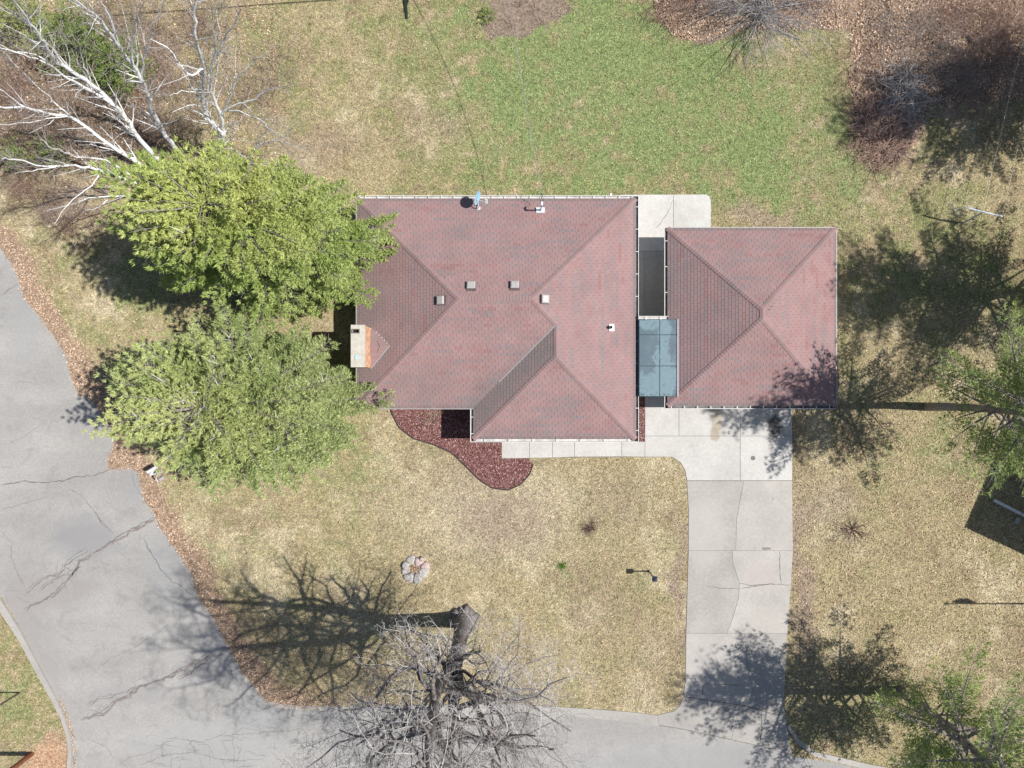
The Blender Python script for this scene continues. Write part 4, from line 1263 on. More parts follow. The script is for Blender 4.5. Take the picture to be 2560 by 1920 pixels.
x, y, z, n = on_roof(RH, 1352, 526)
mast = empty('service_mast', (x, y, z)); tag(mast, 'grey electrical service mast with a hooded weatherhead near the back gutter', 'service mast')
mb = MB(); mb.tube([(x, y, z - .1), (x, y, z + .95)], .035, 10); mb.build('pipe', M_GALV, mast)
mb = MB(); mb.box((x - .02, y, z + .05), (.42, .26, .06)); mb.tube([(x, y, z + .05), (x, y, z + .12)], [.11, .05], 12); mb.build('roof_boot', M_GALV, mast)
mt = Vector((x, y, z + .98))
mb = MB(); mb.tube([mt + Vector((0, 0, -.06)), mt + Vector((0, .02, .04)), mt + Vector((0, .12, .05)), mt + Vector((0, .17, -.03))], [.05, .065, .06, .03], 8); mb.build('weatherhead', M_GALV, mast)
mb = MB()
for k, (dx, dy, s_) in enumerate(((-.1, .25, .22), (.04, .32, .3), (.1, .26, .2))):
    pts = []
    for i in range(9):
        t = i / 8; a_ = mt + Vector((0, .16, -.03)); b_ = mt + Vector((0, .55, .0))
        q = a_.lerp(b_, t) + Vector((dx, 0, -s_)) * math.sin(math.pi * t); pts.append(q)
    mb.tube(pts, .008, 4)
mb.build('drip_loop', M_CABLE, mast)

def cable(name, pts, r, label, sag=None, mat=None):
    mb = MB(); mb.tube(pts, r, 5); return tag(mb.build(name, mat or M_CABLE), label, 'cable')
def catenary(a_, b_, sag, n=28):
    a_, b_ = Vector(a_), Vector(b_)
    return [a_.lerp(b_, i / n) - Vector((0, 0, sag * 4 * (i / n) * (1 - i / n))) for i in range(n + 1)]
poleR = G(1246, -14); poleL = G(-330, 98)
M_DROP = simple('grey_cable', (.22, .22, .22), .5, .3, .1)
cable('service_cable', catenary(mt + Vector((0, .55, 0)), (poleR[0], poleR[1], 6.3), .75), .014, 'thin service cable running from the roof mast across the back lawn', mat=M_DROP)
cable('overhead_cable', catenary((poleL[0], poleL[1], 6.6), (poleR[0], poleR[1], 6.6), .25), .032, 'thick black overhead cable whose shadow crosses the top of the lawn')
for (q, lb) in ((poleR, 'tall weathered utility pole behind the back lawn carrying the service cable'), (poleL, 'tall weathered utility pole beyond the birches')):
    t = empty('utility_pole', (q[0], q[1], 0)); tag(t, lb, 'utility pole', 'utility poles')
    mb = MB(); mb.tube([(q[0], q[1], -.1), (q[0], q[1], 8.2)], [.15, .10], 10); mb.build('pole', M_OLDPOLE, t)
    mb = MB(); mb.box((q[0], q[1] - .13, 6.6), (.06, .16, .08)); mb.build('bracket', M_GALV, t)

# wooden pole at the street corner
q = G(80, 1884)
t = empty('utility_pole', (q[0], q[1], 0)); tag(t, 'rust-brown wooden pole rising from a bare dirt patch at the street corner', 'utility pole', 'utility poles')
mb = MB(); mb.tube([(q[0], q[1], -.1), (q[0], q[1], 1), (q[0], q[1], 8.5)], [.125, .12, .085], 12); mb.build('pole', M_POLE, t)
mb = MB(); mb.box((q[0], q[1], 7.9), (1.6, .09, .11)); mb.build('cross_arm', M_POLE, t)
q = G(50, 1731)
t = empty('sign_post', (q[0], q[1], 0)); tag(t, 'thin dark sign post on the corner grass beside the kerb', 'sign post')
mb = MB(); mb.box((q[0], q[1], 1.1), (.05, .07, 2.3)); mb.build('post', simple('rusty_steel', (.07, .06, .04), .7), t)
mb = MB(); mb.box((q[0] + .035, q[1], 1.72), (.012, .22, .5))
mb.build('sign_panel', M_GALV, t)

# ------------------------------------------------------------------ lamp post
q = G(1622.3, 1427.8)
lamp = empty('lamp_post', (q[0], q[1], 0)); tag(lamp, 'short black lamp post with a square lantern on the front lawn', 'lamp post')
mb = MB(); mb.tube([(q[0], q[1], -.05), (q[0], q[1], .06), (q[0], q[1], .07), (q[0], q[1], 1.18)], [.075, .07, .036, .032], 10); mb.build('pole', M_BLACK, lamp)
def frustum(mb, c, z0, z1, a0, a1, rot):
    r0 = [(c[0] + a0 * math.cos(rot + k * math.pi / 2), c[1] + a0 * math.sin(rot + k * math.pi / 2), z0) for k in range(4)]
    r1 = [(c[0] + a1 * math.cos(rot + k * math.pi / 2), c[1] + a1 * math.sin(rot + k * math.pi / 2), z1) for k in range(4)]
    for k in range(4): mb.face([r0[k], r0[(k + 1) % 4], r1[(k + 1) % 4], r1[k]])
    mb.face(r0[::-1]); mb.face(r1)
rot = math.radians(45 - 4)
mb = MB(); frustum(mb, q, 1.16, 1.20, .06, .10, rot); frustum(mb, q, 1.43, 1.46, .185, .185, rot)
for k in range(4):
    a_ = rot + k * math.pi / 2
    mb.tube([(q[0] + .10 * math.cos(a_), q[1] + .10 * math.sin(a_), 1.19), (q[0] + .165 * math.cos(a_), q[1] + .165 * math.sin(a_), 1.44)], .010, 4)
lf = mb.build('lantern_frame', M_BLACK, lamp)
mb = MB(); frustum(mb, q, 1.20, 1.43, .09, .155, rot); mb.build('pane', simple('lantern_glass', (.06, .06, .05), .1, .6), lf)
mb = MB(); frustum(mb, q, 1.46, 1.56, .185, .06, rot); mb.tube([(q[0], q[1], 1.55), (q[0], q[1], 1.62)], [.02, .008], 6); mb.build('cap', simple('lamp_cap', (.02, .035, .06), .3, .5, .2), lamp)

# ------------------------------------------------------------------ mailbox
q = G(404, 1180)
mbx = empty('mailbox', (q[0], q[1], 0)); tag(mbx, 'white mailbox on a post beside the leaf-strewn road edge', 'mailbox')
ang = math.radians(30)
c = P(380, 1174, 1.05); d_ = Vector((math.cos(ang), math.sin(ang), 0)); s_ = Vector((-d_.y, d_.x, 0))
mb = MB(); rows_ = []
for e in (-1, 1):
    cc2 = Vector((c[0], c[1], .95)) + d_ * (.27 * e)
    prof = [(-.08, 0), (.08, 0), (.08, .1)] + [(.08 * math.cos(math.pi * k / 6), .1 + .08 * math.sin(math.pi * k / 6)) for k in range(1, 6)] + [(-.08, .1)]
    rows_.append([cc2 + s_ * x_ + Vector((0, 0, z_)) for x_, z_ in prof])
n = len(rows_[0])
for k in range(n): mb.face([rows_[0][k], rows_[0][(k + 1) % n], rows_[1][(k + 1) % n], rows_[1][k]])
mb.face(rows_[0][::-1]); mb.face(rows_[1]); mb.build('box', M_WHITE, mbx)
mb = MB(); mb.tube([(q[0], q[1], -.05), (q[0], q[1], .93)], .05, 8); mb.box(Vector((c[0] * .6 + q[0] * .4, c[1] * .6 + q[1] * .4, .92)), (.5, .09, .06), ang + .5); mb.build('post', M_GALV, mbx)
mb = MB(); c2 = P(393, 1194, .75)
mb.tube([Vector((c2[0], c2[1], .75)) + Vector((.05 * math.cos(1.9 * t_), .17 * t_ - .2, .12 * math.sin(2.2 * t_))) for t_ in np.linspace(0, 1.9, 12)], .032, 6); mb.build('scroll_brace', M_GREYPLASTIC, mbx)
mb = MB(); c3 = G(408, 1196); mb.box((c3[0], c3[1], .08), (.30, .17, .18), ang); mb.build('base_block', M_KERB, mbx)
mb = MB(); mb.box(Vector((c[0], c[1], 1.0)) - d_ * .12 + s_ * .1, (.12, .012, .05), ang); mb.build('flag', simple('flag_red', (.3, .04, .03), .5), mbx)

# ------------------------------------------------------------------ stone fire ring
fc_ = G(1037.5, 1420.5)
ring = empty('fire_ring', (fc_[0], fc_[1], 0)); tag(ring, 'small ring of pale grey stones filled with dead leaves on the lawn', 'fire ring')
def stone(c, ln, w, h, rot, seed, col):
    r = random.Random(seed); mb = MB(); nu, nvv = 12, 6
    rows2 = []
    ph = r.uniform(0, 6)
    for j in range(nvv + 1):
        th = math.pi / 2 * j / nvv
        row2 = []
        for i in range(nu):
            a_ = 2 * math.pi * i / nu
            rad = 1 + .10 * math.sin(2 * a_ + ph) + .07 * math.sin(3 * a_ + ph * 2) + r.uniform(-.04, .04)
            cr_ = math.cos(th) ** .55 * rad
            ex, ey = ln / 2 * cr_ * math.cos(a_), w / 2 * cr_ * math.sin(a_) * (1 + .28 * math.cos(a_))
            row2.append(Vector((c[0] + ex * math.cos(rot) - ey * math.sin(rot), c[1] + ex * math.sin(rot) + ey * math.cos(rot), -.03 + h * math.sin(th) * (1 + r.uniform(-.05, .05)))))
        rows2.append(row2)
    for j in range(nvv):
        for i in range(nu):
            i2 = (i + 1) % nu; mb.face([rows2[j][i], rows2[j][i2], rows2[j + 1][i2], rows2[j + 1][i]])
    return mb.build('stone', col, ring, True)
M_STA = simple('pale_stone', (.33, .315, .30), .9, .1, .32, 9); M_STB = simple('pink_stone', (.36, .29, .275), .9, .1, .25, 9)
for i, (zx, zy, ln, w, pink) in enumerate(((650, 560, .40, .36, 0), (930, 590, .36, .34, 1), (460, 730, .36, .30, 0), (470, 905, .40, .32, 0), (600, 1150, .42, .42, 0), (890, 1190, .42, .36, 0), (1120, 960, .46, .44, 0), (1180, 740, .36, .30, 1), (1050, 480, .22, .20, 1))):
    zx, zy = 800 + (zx - 800) * .92, 860 + (zy - 860) * .92
    sx, sy = 980 + zx / 13.83, 1360 + zy / 13.83
    c = G(sx, sy); rot = math.atan2(c[1] - fc_[1], c[0] - fc_[0])
    stone(c, ln * 1.38, w * 1.5, .17 + .05 * (i % 3), rot, 40 + i, M_STB if pink else M_STA)
n = 260
px, py = 1037.5 + rg.normal(0, 8, n), 1420.5 + rg.normal(0, 8.5, n)
V_, C_ = leafs(px, py, rg.uniform(.06, .13, n), leafcol(n) * .85, .16)
tag(tri_object('ash_leaves', V_, C_, M_LEAF, ring), kind='stuff')

# ------------------------------------------------------------------ woody plants
class Wood:
    """recursive bare branching; segments go into meshes by thickness."""
    def __init__(s, seed): s.r = random.Random(seed); s.floor = 0.0; s.thick = MB(); s.thin = MB(); s.ends = []
    def rv(s): return Vector((s.r.gauss(0, 1), s.r.gauss(0, 1), s.r.gauss(0, 1)))
    def limb(s, p, d, ln, r, depth, kids, wob=.18, trop=.05, spread=.8, ratio=.55, nseg=None, thin_below=.03, start=.25, tipr=.25):
        nseg = nseg or max(3, int(ln / .45))
        nseg = min(nseg, 9)
        pts = [Vector(p)]; d = Vector(d).normalized(); dirs = [d]
        for i in range(nseg):
            d = (d + s.rv() * wob * .5 + Vector((0, 0, trop))).normalized()
            pts.append(pts[-1] + d * (ln / nseg)); dirs.append(d)
        rad = [r * (1 - (1 - tipr) * i / nseg) for i in range(nseg + 1)]
        mb = s.thick if r > thin_below else s.thin
        mb.tube(pts, rad, 7 if r > .12 else 5 if r > .04 else 3, cap=False)
        if depth == 0: s.ends.append((pts[-1], d)); return
        k = kids[0]
        for j in range(k):
            t = start + (1 - start) * (j + s.r.uniform(.1, .9)) / k
            i = min(nseg - 1, int(t * nseg)); f = t * nseg - i
            q = pts[i].lerp(pts[i + 1], min(1, f))
            b_ = dirs[i]
            o = s.rv(); o = (o - b_ * o.dot(b_)); o.normalize()
            nd = (b_ * (1 - spread * .55) + o * spread).normalized()
            s.limb(q, nd, ln * ratio * s.r.uniform(.65, 1.2) * (1.15 - .5 * t), max(s.floor, rad[i] * s.r.uniform(.36, .52)), depth - 1, kids[1:] or kids, wob, trop, spread, ratio, None, thin_below, start, tipr)

# the big bare tree by the road
w = Wood(4); w.floor = .0062
def gp(x, y, h): return Vector(G(x, y, h))
big = empty('bare_tree', G(1160, 1548)); tag(big, 'large leafless tree with a thick forked trunk at the edge of the bottom road', 'tree')
tr = MB()
tr.tube([gp(1160, 1547, -.1), gp(1160, 1547, .15), gp(1160, 1548, .6), gp(1160, 1550, 2), gp(1159, 1551, 4), gp(1158, 1553, 5.4)], [.74, .62, .47, .38, .34, .37], 16)
for a_ in range(6):
    t_ = a_ * 1.05 + .3; c = gp(1160, 1547, 0)
    tr.tube([c + Vector((.35 * math.cos(t_), .35 * math.sin(t_), .45)), c + Vector((.58 * math.cos(t_), .58 * math.sin(t_), .12)), c + Vector((.74 * math.cos(t_), .74 * math.sin(t_), -.05))], [.2, .17, .12], 8)
lead = [[(1158, 1553, 5.2), (1150, 1535, 7), (1142, 1520, 10), (1150, 1513, 13), (1160, 1506, 16), (1168, 1496, 20)],
        [(1158, 1553, 5.2), (1163, 1582, 7), (1170, 1604, 9.6), (1162, 1611, 12.5), (1152, 1615, 15.5), (1140, 1632, 19)],
        [(1158, 1552, 5.6), (1185, 1560, 7.2), (1215, 1570, 9), (1240, 1562, 11), (1262, 1550, 13.5)]]
lr = [[.27, .24, .20, .16, .11, .04], [.29, .25, .21, .16, .11, .04], [.16, .13, .11, .07, .03]]
def along(pts, t):
    t = t * (len(pts) - 1); i = min(len(pts) - 2, int(t)); return pts[i].lerp(pts[i + 1], t - i), (pts[i + 1] - pts[i]).normalized()
for li, (pl, rl) in enumerate(zip(lead, lr)):
    pts = [gp(*q) for q in pl]
    tr.tube(pts, rl, 10, cap=False)
    nlimb = 30 if li < 2 else 15
    for j in range(nlimb):
        t = .12 + .86 * (j + w.r.uniform(.1, .9)) / nlimb
        q, dd = along(pts, t)
        az = j * 2.4 + li * 1.3 + w.r.uniform(-.5, .5)
        o = Vector((math.cos(az), math.sin(az), 0))
        rr_ = np.interp(t * (len(rl) - 1), range(len(rl)), rl)
        ln = (7.4 if li < 2 else 5.2) * (1.06 - .62 * t) * w.r.uniform(.75, 1.15)
        up_ = w.r.uniform(-.05, .45) + .38 * t
        if o.y > 0: ln *= 1 - o.y * (.30 + .35 * max(0, 1 - t * 1.3))
        if o.x < 0: ln *= 1 + .30 * o.x * max(0, 1 - t)
        kd = [7, 5, 4] if o.y > .25 else [9, 8, 6]
        w.limb(q, (o + Vector((0, 0, up_))).normalized(), ln, min(.115, rr_ * .55) * w.r.uniform(.7, 1.15), 3, kd, .46, .02, .9, .52, None, .028, .18)
tr.build('trunk', M_BARK, big, True)
w.thick.build('branch', M_BARK, big, True)
tag(w.thin.build('twigs', M_TWIG, big), kind='stuff')
print('big tree faces', len(w.thick.f), len(w.thin.f))

# birches: stems follow the photograph's lines at growing heights
def birch(name, stems, label, seed, base):
    t = empty(name, base); tag(t, label, 'birch tree', 'white birches behind the evergreens')
    w = Wood(seed)
    for st, r0 in stems:
        pts = [Vector(P(*q)) for q in st]
        n = len(pts)
        # smooth the line
        fine = []
        for i in range(n - 1):
            for k in range(4):
                a_, b_, c_, d_ = pts[max(0, i - 1)], pts[i], pts[i + 1], pts[min(n - 1, i + 2)]
                u = k / 4
                fine.append(.5 * ((2 * b_) + (-a_ + c_) * u + (2 * a_ - 5 * b_ + 4 * c_ - d_) * u * u + (-a_ + 3 * b_ - 3 * c_ + d_) * u ** 3))
        fine.append(pts[-1])
        fine = [q + w.rv() * .025 for q in fine]
        mb = MB(); nn = len(fine)
        mb.tube(fine, [r0 * .86 * (1 - .78 * i / (nn - 1)) for i in range(nn)], 9 if r0 > .06 else 6, cap=False)
        mb.build('stem', M_BIRCH, t, True)
        L_ = sum((fine[i + 1] - fine[i]).length for i in range(nn - 1))
        nb = int(L_ * 3.4)
        for j in range(nb):
            u = .22 + .78 * (j + w.r.random()) / nb
            q, dd = along(fine, u)
            o = w.rv(); o = (o - dd * o.dot(dd)).normalized()
            ln = w.r.uniform(.7, 2.0) * (1.15 - .45 * u)
            r1 = max(.010, r0 * (1 - .78 * u) * w.r.uniform(.3, .45))
            w.limb(q, (dd * .9 + o * .6).normalized(), ln, r1, 2, [5, 4], .22, .05, .6, .55, None, .016, .2)
    tag(w.thick.build('branch', M_BIRCH, t, True), kind='stuff')
    tag(w.thin.build('twigs', M_BIRCHTWIG, t), kind='stuff')
    print(name, len(w.thick.f), len(w.thin.f))
birch('birch_tree', [
    ([(455, 395, 0), (432, 362, 1), (408, 330, 2), (373, 253, 4), (354, 194, 5.5), (299, 120, 7.5), (264, 66, 9), (218, 23, 10.5), (160, -20, 12)], .155),
    ([(354, 194, 5.5), (361, 148, 6.5), (373, 105, 7.5), (389, 58, 9), (404, 5, 10)], .06),
    ([(332, 155, 6.7), (331, 110, 7.6), (337, 60, 9), (360, -5, 11)], .055),
    ([(299, 120, 7.5), (272, 40, 9.2), (250, 0, 10), (230, -40, 11)], .05)],
    'multi-stemmed white birch, its bare stems spreading up from behind the evergreen', 31, G(455, 395))
birch('birch_tree', [
    ([(450, 440, 0), (428, 428, 1.0), (350, 350, 3.2), (311, 292, 4.5), (233, 214, 6.5), (155, 163, 8), (124, 128, 9), (105, 97, 10), (74, 54, 11), (25, -10, 12.5)], .15),
    ([(318, 305, 4.4), (299, 275, 5), (249, 240, 6), (210, 218, 6.8), (155, 187, 8), (117, 159, 9), (58, 136, 10), (-10, 118, 11)], .085),
    ([(155, 187, 8), (90, 137, 9.2), (40, 130, 10), (-20, 105, 11)], .05), ([(124, 128, 9), (70, 95, 10), (0, 55, 11.2)], .045),
    ([(233, 214, 6.5), (214, 175, 7.4), (205, 140, 8.2), (196, 95, 9.4)], .04)],
    'white birch with a long pale stem reaching to the corner over green shrubs', 32, G(450, 440))
birch('birch_tree', [
    ([(440, 470, 0), (420, 452, 1.2), (350, 412, 2.6), (272, 361, 4), (187, 299, 5.5), (128, 284, 6.5), (58, 268, 8), (0, 268, 9), (-60, 255, 10)], .125),
    ([(187, 299, 5.5), (150, 270, 6.4), (110, 230, 7.3), (40, 165, 9), (0, 120, 10)], .05), ([(58, 268, 8), (30, 245, 8.6), (-10, 215, 9.5)], .045),
    ([(163, 290, 6), (100, 300, 7), (0, 312, 8.4)], .035)],
    'leaning white birch stem arching low toward the road', 33, G(440, 470))
birch('birch_tree', [
    ([(440, 490, 0), (400, 480, 1.5), (323, 451, 3), (272, 432, 4), (205, 415, 5), (136, 416, 6), (39, 400, 8), (0, 397, 9)], .105),
    ([(330, 440, 3), (262, 400, 4.5), (195, 392, 5.6), (147, 375, 6.6), (100, 350, 7.6)], .05),
    ([(400, 486, 1.4), (330, 488, 2.4), (288, 490, 3), (220, 497, 4.3), (165, 515, 5.4), (117, 527, 7)], .06), ([(245, 440, 4.4), (222, 470, 5), (182, 500, 5.8), (135, 560, 6.8)], .042),
    ([(268, 500, 3.4), (240, 520, 3.9), (214, 525, 4.4)], .03), ([(136, 416, 6), (80, 428, 7), (40, 432, 7.8)], .035)],
    'low white birch limbs forking just above the roadside evergreen', 34, G(440, 490))
birch('birch_tree', [
    ([(572, 420, 0), (566, 400, .8), (552, 385, 1.6), (556, 338, 3), (533, 311, 4), (509, 272, 5), (508, 230, 6), (509, 167, 8), (490, 97, 10), (486, 39, 11), (494, -15, 12)], .165),
    ([(556, 338, 3), (553, 290, 4.2), (531, 240, 5.5), (525, 180, 7), (545, 130, 8.2), (560, 97, 9), (602, 23, 11)], .10),
    ([(555, 285, 4.4), (575, 240, 5.6), (583, 218, 6), (610, 179, 7), (640, 150, 7.7), (668, 132, 8.3)], .06),
    ([(557, 276, 4.5), (600, 260, 5.2), (640, 243, 5.9), (676, 222, 6.5), (700, 215, 7)], .055), ([(560, 274, 4.4), (600, 280, 5), (653, 300, 5.6), (672, 320, 6), (720, 345, 6.8)], .045),
    ([(509, 170, 8), (470, 185, 8.2), (420, 120, 9.4), (375, 95, 10)], .06), ([(500, 225, 6.2), (480, 190, 7), (440, 150, 8)], .045), ([(533, 311, 4), (490, 262, 5.4), (430, 282, 6.2)], .045), ([(525, 180, 7), (540, 110, 8.6), (530, 40, 10), (548, 5, 11)], .05),
    ([(508, 230, 6), (455, 228, 6.8), (415, 240, 7.4)], .03)],
    'white birch with an upright trunk and twisting branches above the evergreen', 35, G(572, 420))
birch('birch_tree', [
    ([(610, 430, 0), (620, 400, 1), (634, 377, 2), (655, 345, 3), (668, 323, 3.6), (690, 300, 4.4)], .06), ([(640, 375, 2.1), (661, 358, 2.8), (700, 353, 3.6), (739, 368, 4.4), (770, 372, 5)], .045),
    ([(620, 400, 1), (590, 375, 1.8), (565, 372, 2.4)], .035), ([(625, 410, .9), (680, 410, 2), (720, 415, 3), (736, 425, 3.5)], .035), ([(661, 358, 2.8), (715, 340, 4), (717, 312, 4.8)], .028)],
    'small pale birch sapling with curling branches beside the tall trunk', 36, G(610, 430))

# ------------------------------------------------------------------ evergreens
def conifer(name, base, H, R, h0, label, seed, cols, dz=.33, nb=6, tuft=.25, nbl=11, wid=.075, group=None, bare=0.0, twigs=0, expo=.8, up=.16, tw=.14, cat='evergreen tree', lean=(0, 0), ry=1.0, trunk_r=None, offl=1.0, inner=.12, turn=0.0, side=.36, pock=.36):
    r = random.Random(seed); g = np.random.default_rng(seed)
    root = empty(name, (base[0], base[1], 0)); tag(root, label, cat, group)
    wood = MB(); dead = MB()
    tr_ = trunk_r or max(.12, H * .017)
    tz = np.linspace(-.1, H, 10)
    trunk_pts = [(base[0] + lean[0] * (max(0, z) / H) ** 1.3 + .05 * math.sin(z * .9 + seed), base[1] + lean[1] * (max(0, z) / H) ** 1.3 + .05 * math.cos(z * .7 + seed), z) for z in tz]
    tmb = MB(); tmb.tube(trunk_pts, [tr_ * (1 - .93 * max(0, z) / H) for z in tz], 9); tmb.build('trunk', M_PINEBARK, root, True)
    C, D, T = [], [], []
    z = h0; lev = 0
    while z < H - .15:
        t = (z - h0) / (H - h0)
        prof = (1 - t) ** expo * min(1, .62 + 2.2 * t)
        n_ = max(3, int(nb * (1 - .35 * t)))
        for i in range(n_):
            az = 2 * math.pi * (i + .5 * (lev % 2) + r.uniform(-.3, .3)) / n_ + lev * .7
            L_ = max(.25, R * prof * r.uniform(.55, 1.18) * offl)
            dx, dy = math.cos(az), math.sin(az) * ry
            o = Vector((np.interp(z, tz, [q[0] for q in trunk_pts]), np.interp(z, tz, [q[1] for q in trunk_pts]), z + r.uniform(-.1, .1)))
            L_ *= math.hypot(dx, dy)
            dx, dy = dx * math.cos(turn) - dy * math.sin(turn), dx * math.sin(turn) + dy * math.cos(turn)
            dv = Vector((dx, dy, 0)).normalized(); sv = Vector((-dv.y, dv.x, 0))
            rise = up + .9 * t * t
            bend = r.uniform(-.12, .12)
            pt = lambda s_: o + dv * (L_ * s_) + sv * (bend * L_ * s_ * s_) + Vector((0, 0, L_ * (rise * s_ - .10 * s_ * (1 - t) + .14 * s_ * s_)))
            wood.tube([pt(0), pt(.35), pt(.7), pt(1)], [.035 * L_ / 2 + .012, .025 * L_ / 2 + .008, .012, .006], 4, cap=False)
            ns = max(2, int(L_ / .24))
            for k in range(ns + 1):
                s_ = inner + (1 - inner) * (k + r.uniform(-.2, .2)) / max(1, ns)
                s_ = min(1.0, max(inner, s_))
                if s_ < bare * (1 - t * t): continue
                p0 = pt(s_)
                if k == ns:
                    tips = [(dv, .18)]
                else:
                    bl = min(.95, (side * L_ * (1.08 - s_) + .16) * r.uniform(.7, 1.2))
                    tips = [((dv * .72 + sv * sg * .8).normalized(), bl) for sg in (-1, 1)]
                for td, bl in tips:
                    m_ = max(1, int(bl / tw))
                    for q in range(m_):
                        e = (q + 1) / m_ * bl
                        c = p0 + td * e + Vector((0, 0, .10 * e + r.uniform(-.03, .05)))
                        C.append(c); D.append((td * .75 + Vector((0, 0, .55))).normalized()); T.append(t)
                    if bl > .3: wood.tube([p0, p0 + td * bl + Vector((0, 0, .08 * bl))], [.010, .004], 3, cap=False)
            if twigs and r.random() < twigs:
                s_ = r.uniform(.3, .85); p0 = pt(s_)
                for _ in range(r.randint(1, 3)):
                    q = p0 + Vector((r.gauss(0, .1), r.gauss(0, .1), .12)); dd = (dv * r.uniform(-.2, .8) + sv * r.uniform(-1, 1) + Vector((0, 0, r.uniform(.35, .9)))).normalized()
                    l2 = r.uniform(.25, .6)
                    dead.tube([q, q + dd * l2 * .5 + Vector((0, 0, -.02)), q + dd * l2], [.014, .010, .005], 3, cap=False)
        z += dz * (1 - .25 * t); lev += 1
    top = Vector(trunk_pts[-1])
    for k in range(60 if H > 3 else 10):
        C.append(top + Vector((r.gauss(0, .08 + .008 * k), r.gauss(0, .08 + .008 * k), -.02 * k))); D.append(Vector((r.gauss(0, .4), r.gauss(0, .4), 1)).normalized()); T.append(1)
    C = np.array(C); D = np.array(D); T = np.array(T)
    if H > 3:
        ok = .6 * fbm(C[:, 0] * 1.5 + seed, C[:, 1] * 1.5 + C[:, 2] * 1.1, 2) + .4 * fbm(C[:, 1] * 1.7, C[:, 2] * 1.9 + seed, 2) > pock
        C, D, T = C[ok], D[ok], T[ok]
    n = len(C)
    idx_ = np.repeat(np.arange(n), nbl); m_ = len(idx_)
    d = D[idx_] + g.normal(0, .62, (m_, 3)); d /= np.linalg.norm(d, axis=1)[:, None]
    ln = tuft * g.uniform(.55, 1.2, m_)
    sd = np.cross(d, np.array((0, 0, 1.0)) + g.normal(0, .55, (m_, 3))); sd /= np.linalg.norm(sd, axis=1)[:, None] + 1e-9
    b0 = C[idx_] + g.normal(0, .035, (m_, 3))
    wv = wid * g.uniform(.7, 1.25, m_)
    V = np.empty((m_, 3, 3)); V[:, 0] = b0 - sd * wv[:, None] / 2; V[:, 1] = b0 + sd * wv[:, None] / 2; V[:, 2] = b0 + d * ln[:, None]
    tv = g.normal(0, 1, n)
    patch = fbm(C[:, 0] * .8 + seed, C[:, 1] * .8 + C[:, 2] * .5)
    mixf = np.clip(.5 + 2.6 * (patch - .5) + .16 * tv, 0, 1)[idx_]
    c0, c1 = np.array(cols[0]), np.array(cols[1])
    colr = c0 + (c1 - c0) * mixf[:, None]
    if len(cols) > 2:
        yf = smooth(.55, .95, T + .5 * (patch - .5))[idx_]
        colr = colr + (np.array(cols[2]) - colr) * (yf * .45)[:, None]
    colr = colr * g.normal(1, .16, m_).clip(.55, 1.5)[:, None]
    wood.build('branch', M_PINEBARK, root)['kind'] = 'stuff'
    tag(tri_object('crown', V, colr.clip(.005, .8), M_NEEDLE, root), kind='stuff')
    if dead.f: tag(dead.build('dead_twigs', M_DEADTWIG, root), kind='stuff')
    print(name, 'tris', m_)
    return root

EV = 'evergreens between the house and the road'
YG = [(.30, .395, .115), (.42, .495, .185), (.54, .545, .17)]
GG = [(.31, .385, .15), (.425, .485, .225), (.50, .52, .19)]
ek = dict(group=EV, nb=11, dz=.36, expo=.42, bare=.22, tuft=.165, nbl=18, wid=.044, up=.13, tw=.12, turn=math.radians(-6), pock=.375)
conifer('evergreen_tree', G(762, 656), 12.2, 5.8, .8, 'broad bright yellow-green evergreen overhanging the back left corner of the house roof', 101, YG, ry=.63, twigs=.10, **ek)
conifer('evergreen_tree', G(704, 1000), 9.6, 6.1, .6, 'broad grey-green twiggy evergreen reaching from the chimney to the road edge', 103, GG, ry=.73, twigs=1.0, **ek)

OP = 'open pines along the right side of the yard'
PG = [(.24, .32, .11), (.40, .47, .18)]
kw = dict(dz=.58, nb=6, tuft=.21, nbl=9, wid=.042, group=OP, bare=.20, twigs=1.0, expo=.62, up=.12, tw=.15, cat='pine tree', inner=.18, side=.24, pock=.47)
conifer('pine_tree', G(2318, 1016), 15.5, 5.2, 4.7, 'open-crowned pine whose long trunk points right from the garage corner', 111, PG, trunk_r=.23, **dict(kw, up=-.02, pock=.45, expo=.85))
conifer('pine_tree', G(2252, 1728), 15.2, 5.2, 2.6, 'open-crowned pine leaning toward the bottom right corner, shading the driveway', 112, PG, trunk_r=.27, **dict(kw, pock=.47))
conifer('pine_tree', G(2640, 735), 18.0, 5.7, 3.2, 'tall pine at the right edge shading the lawn behind the garage', 113, PG, trunk_r=.26, **dict(kw, pock=.43))
conifer('pine_tree', G(2700, 290), 17.5, 5.0, 3.6, 'tall pine beyond the clothesline shading the leafy corner', 114, PG, trunk_r=.25, **dict(kw, pock=.51))
conifer('pine_tree', G(2850, 190), 15.5, 4.2, 4.0, 'pine at the far top right corner', 115, PG, trunk_r=.22, **dict(kw, pock=.52))

# ------------------------------------------------------------------ shrubs, brush
def shrub(name, base, n, ln, r0, label, seed, mat, spread=1.0, rise=.8, depth=2, kids=(4, 3), group=None, cat='shrub', wob=.25, jit=.08):
    t = empty(name, base); tag(t, label, cat, group)
    w = Wood(seed)
    for i in range(n):
        az = 2 * math.pi * i / n + w.r.uniform(-.4, .4)
        d = Vector((math.cos(az) * spread, math.sin(az) * spread, rise * w.r.uniform(.4, 1.3))).normalized()
        p0 = Vector(base) + Vector((w.r.gauss(0, jit), w.r.gauss(0, jit), 0))
        w.limb(p0, d, ln * w.r.uniform(.6, 1.15), r0, depth, list(kids), wob, -.02, .6, .55, None, .0, .2)
    w.thick.v and w.thick.build('stem', mat, t)
    return t
shrub('bare_shrub', G(2131, 1327), 26, .95, .020, 'round dark bare shrub on the dry grass right of the driveway', 201, M_SHRUBTWIG, rise=.55)
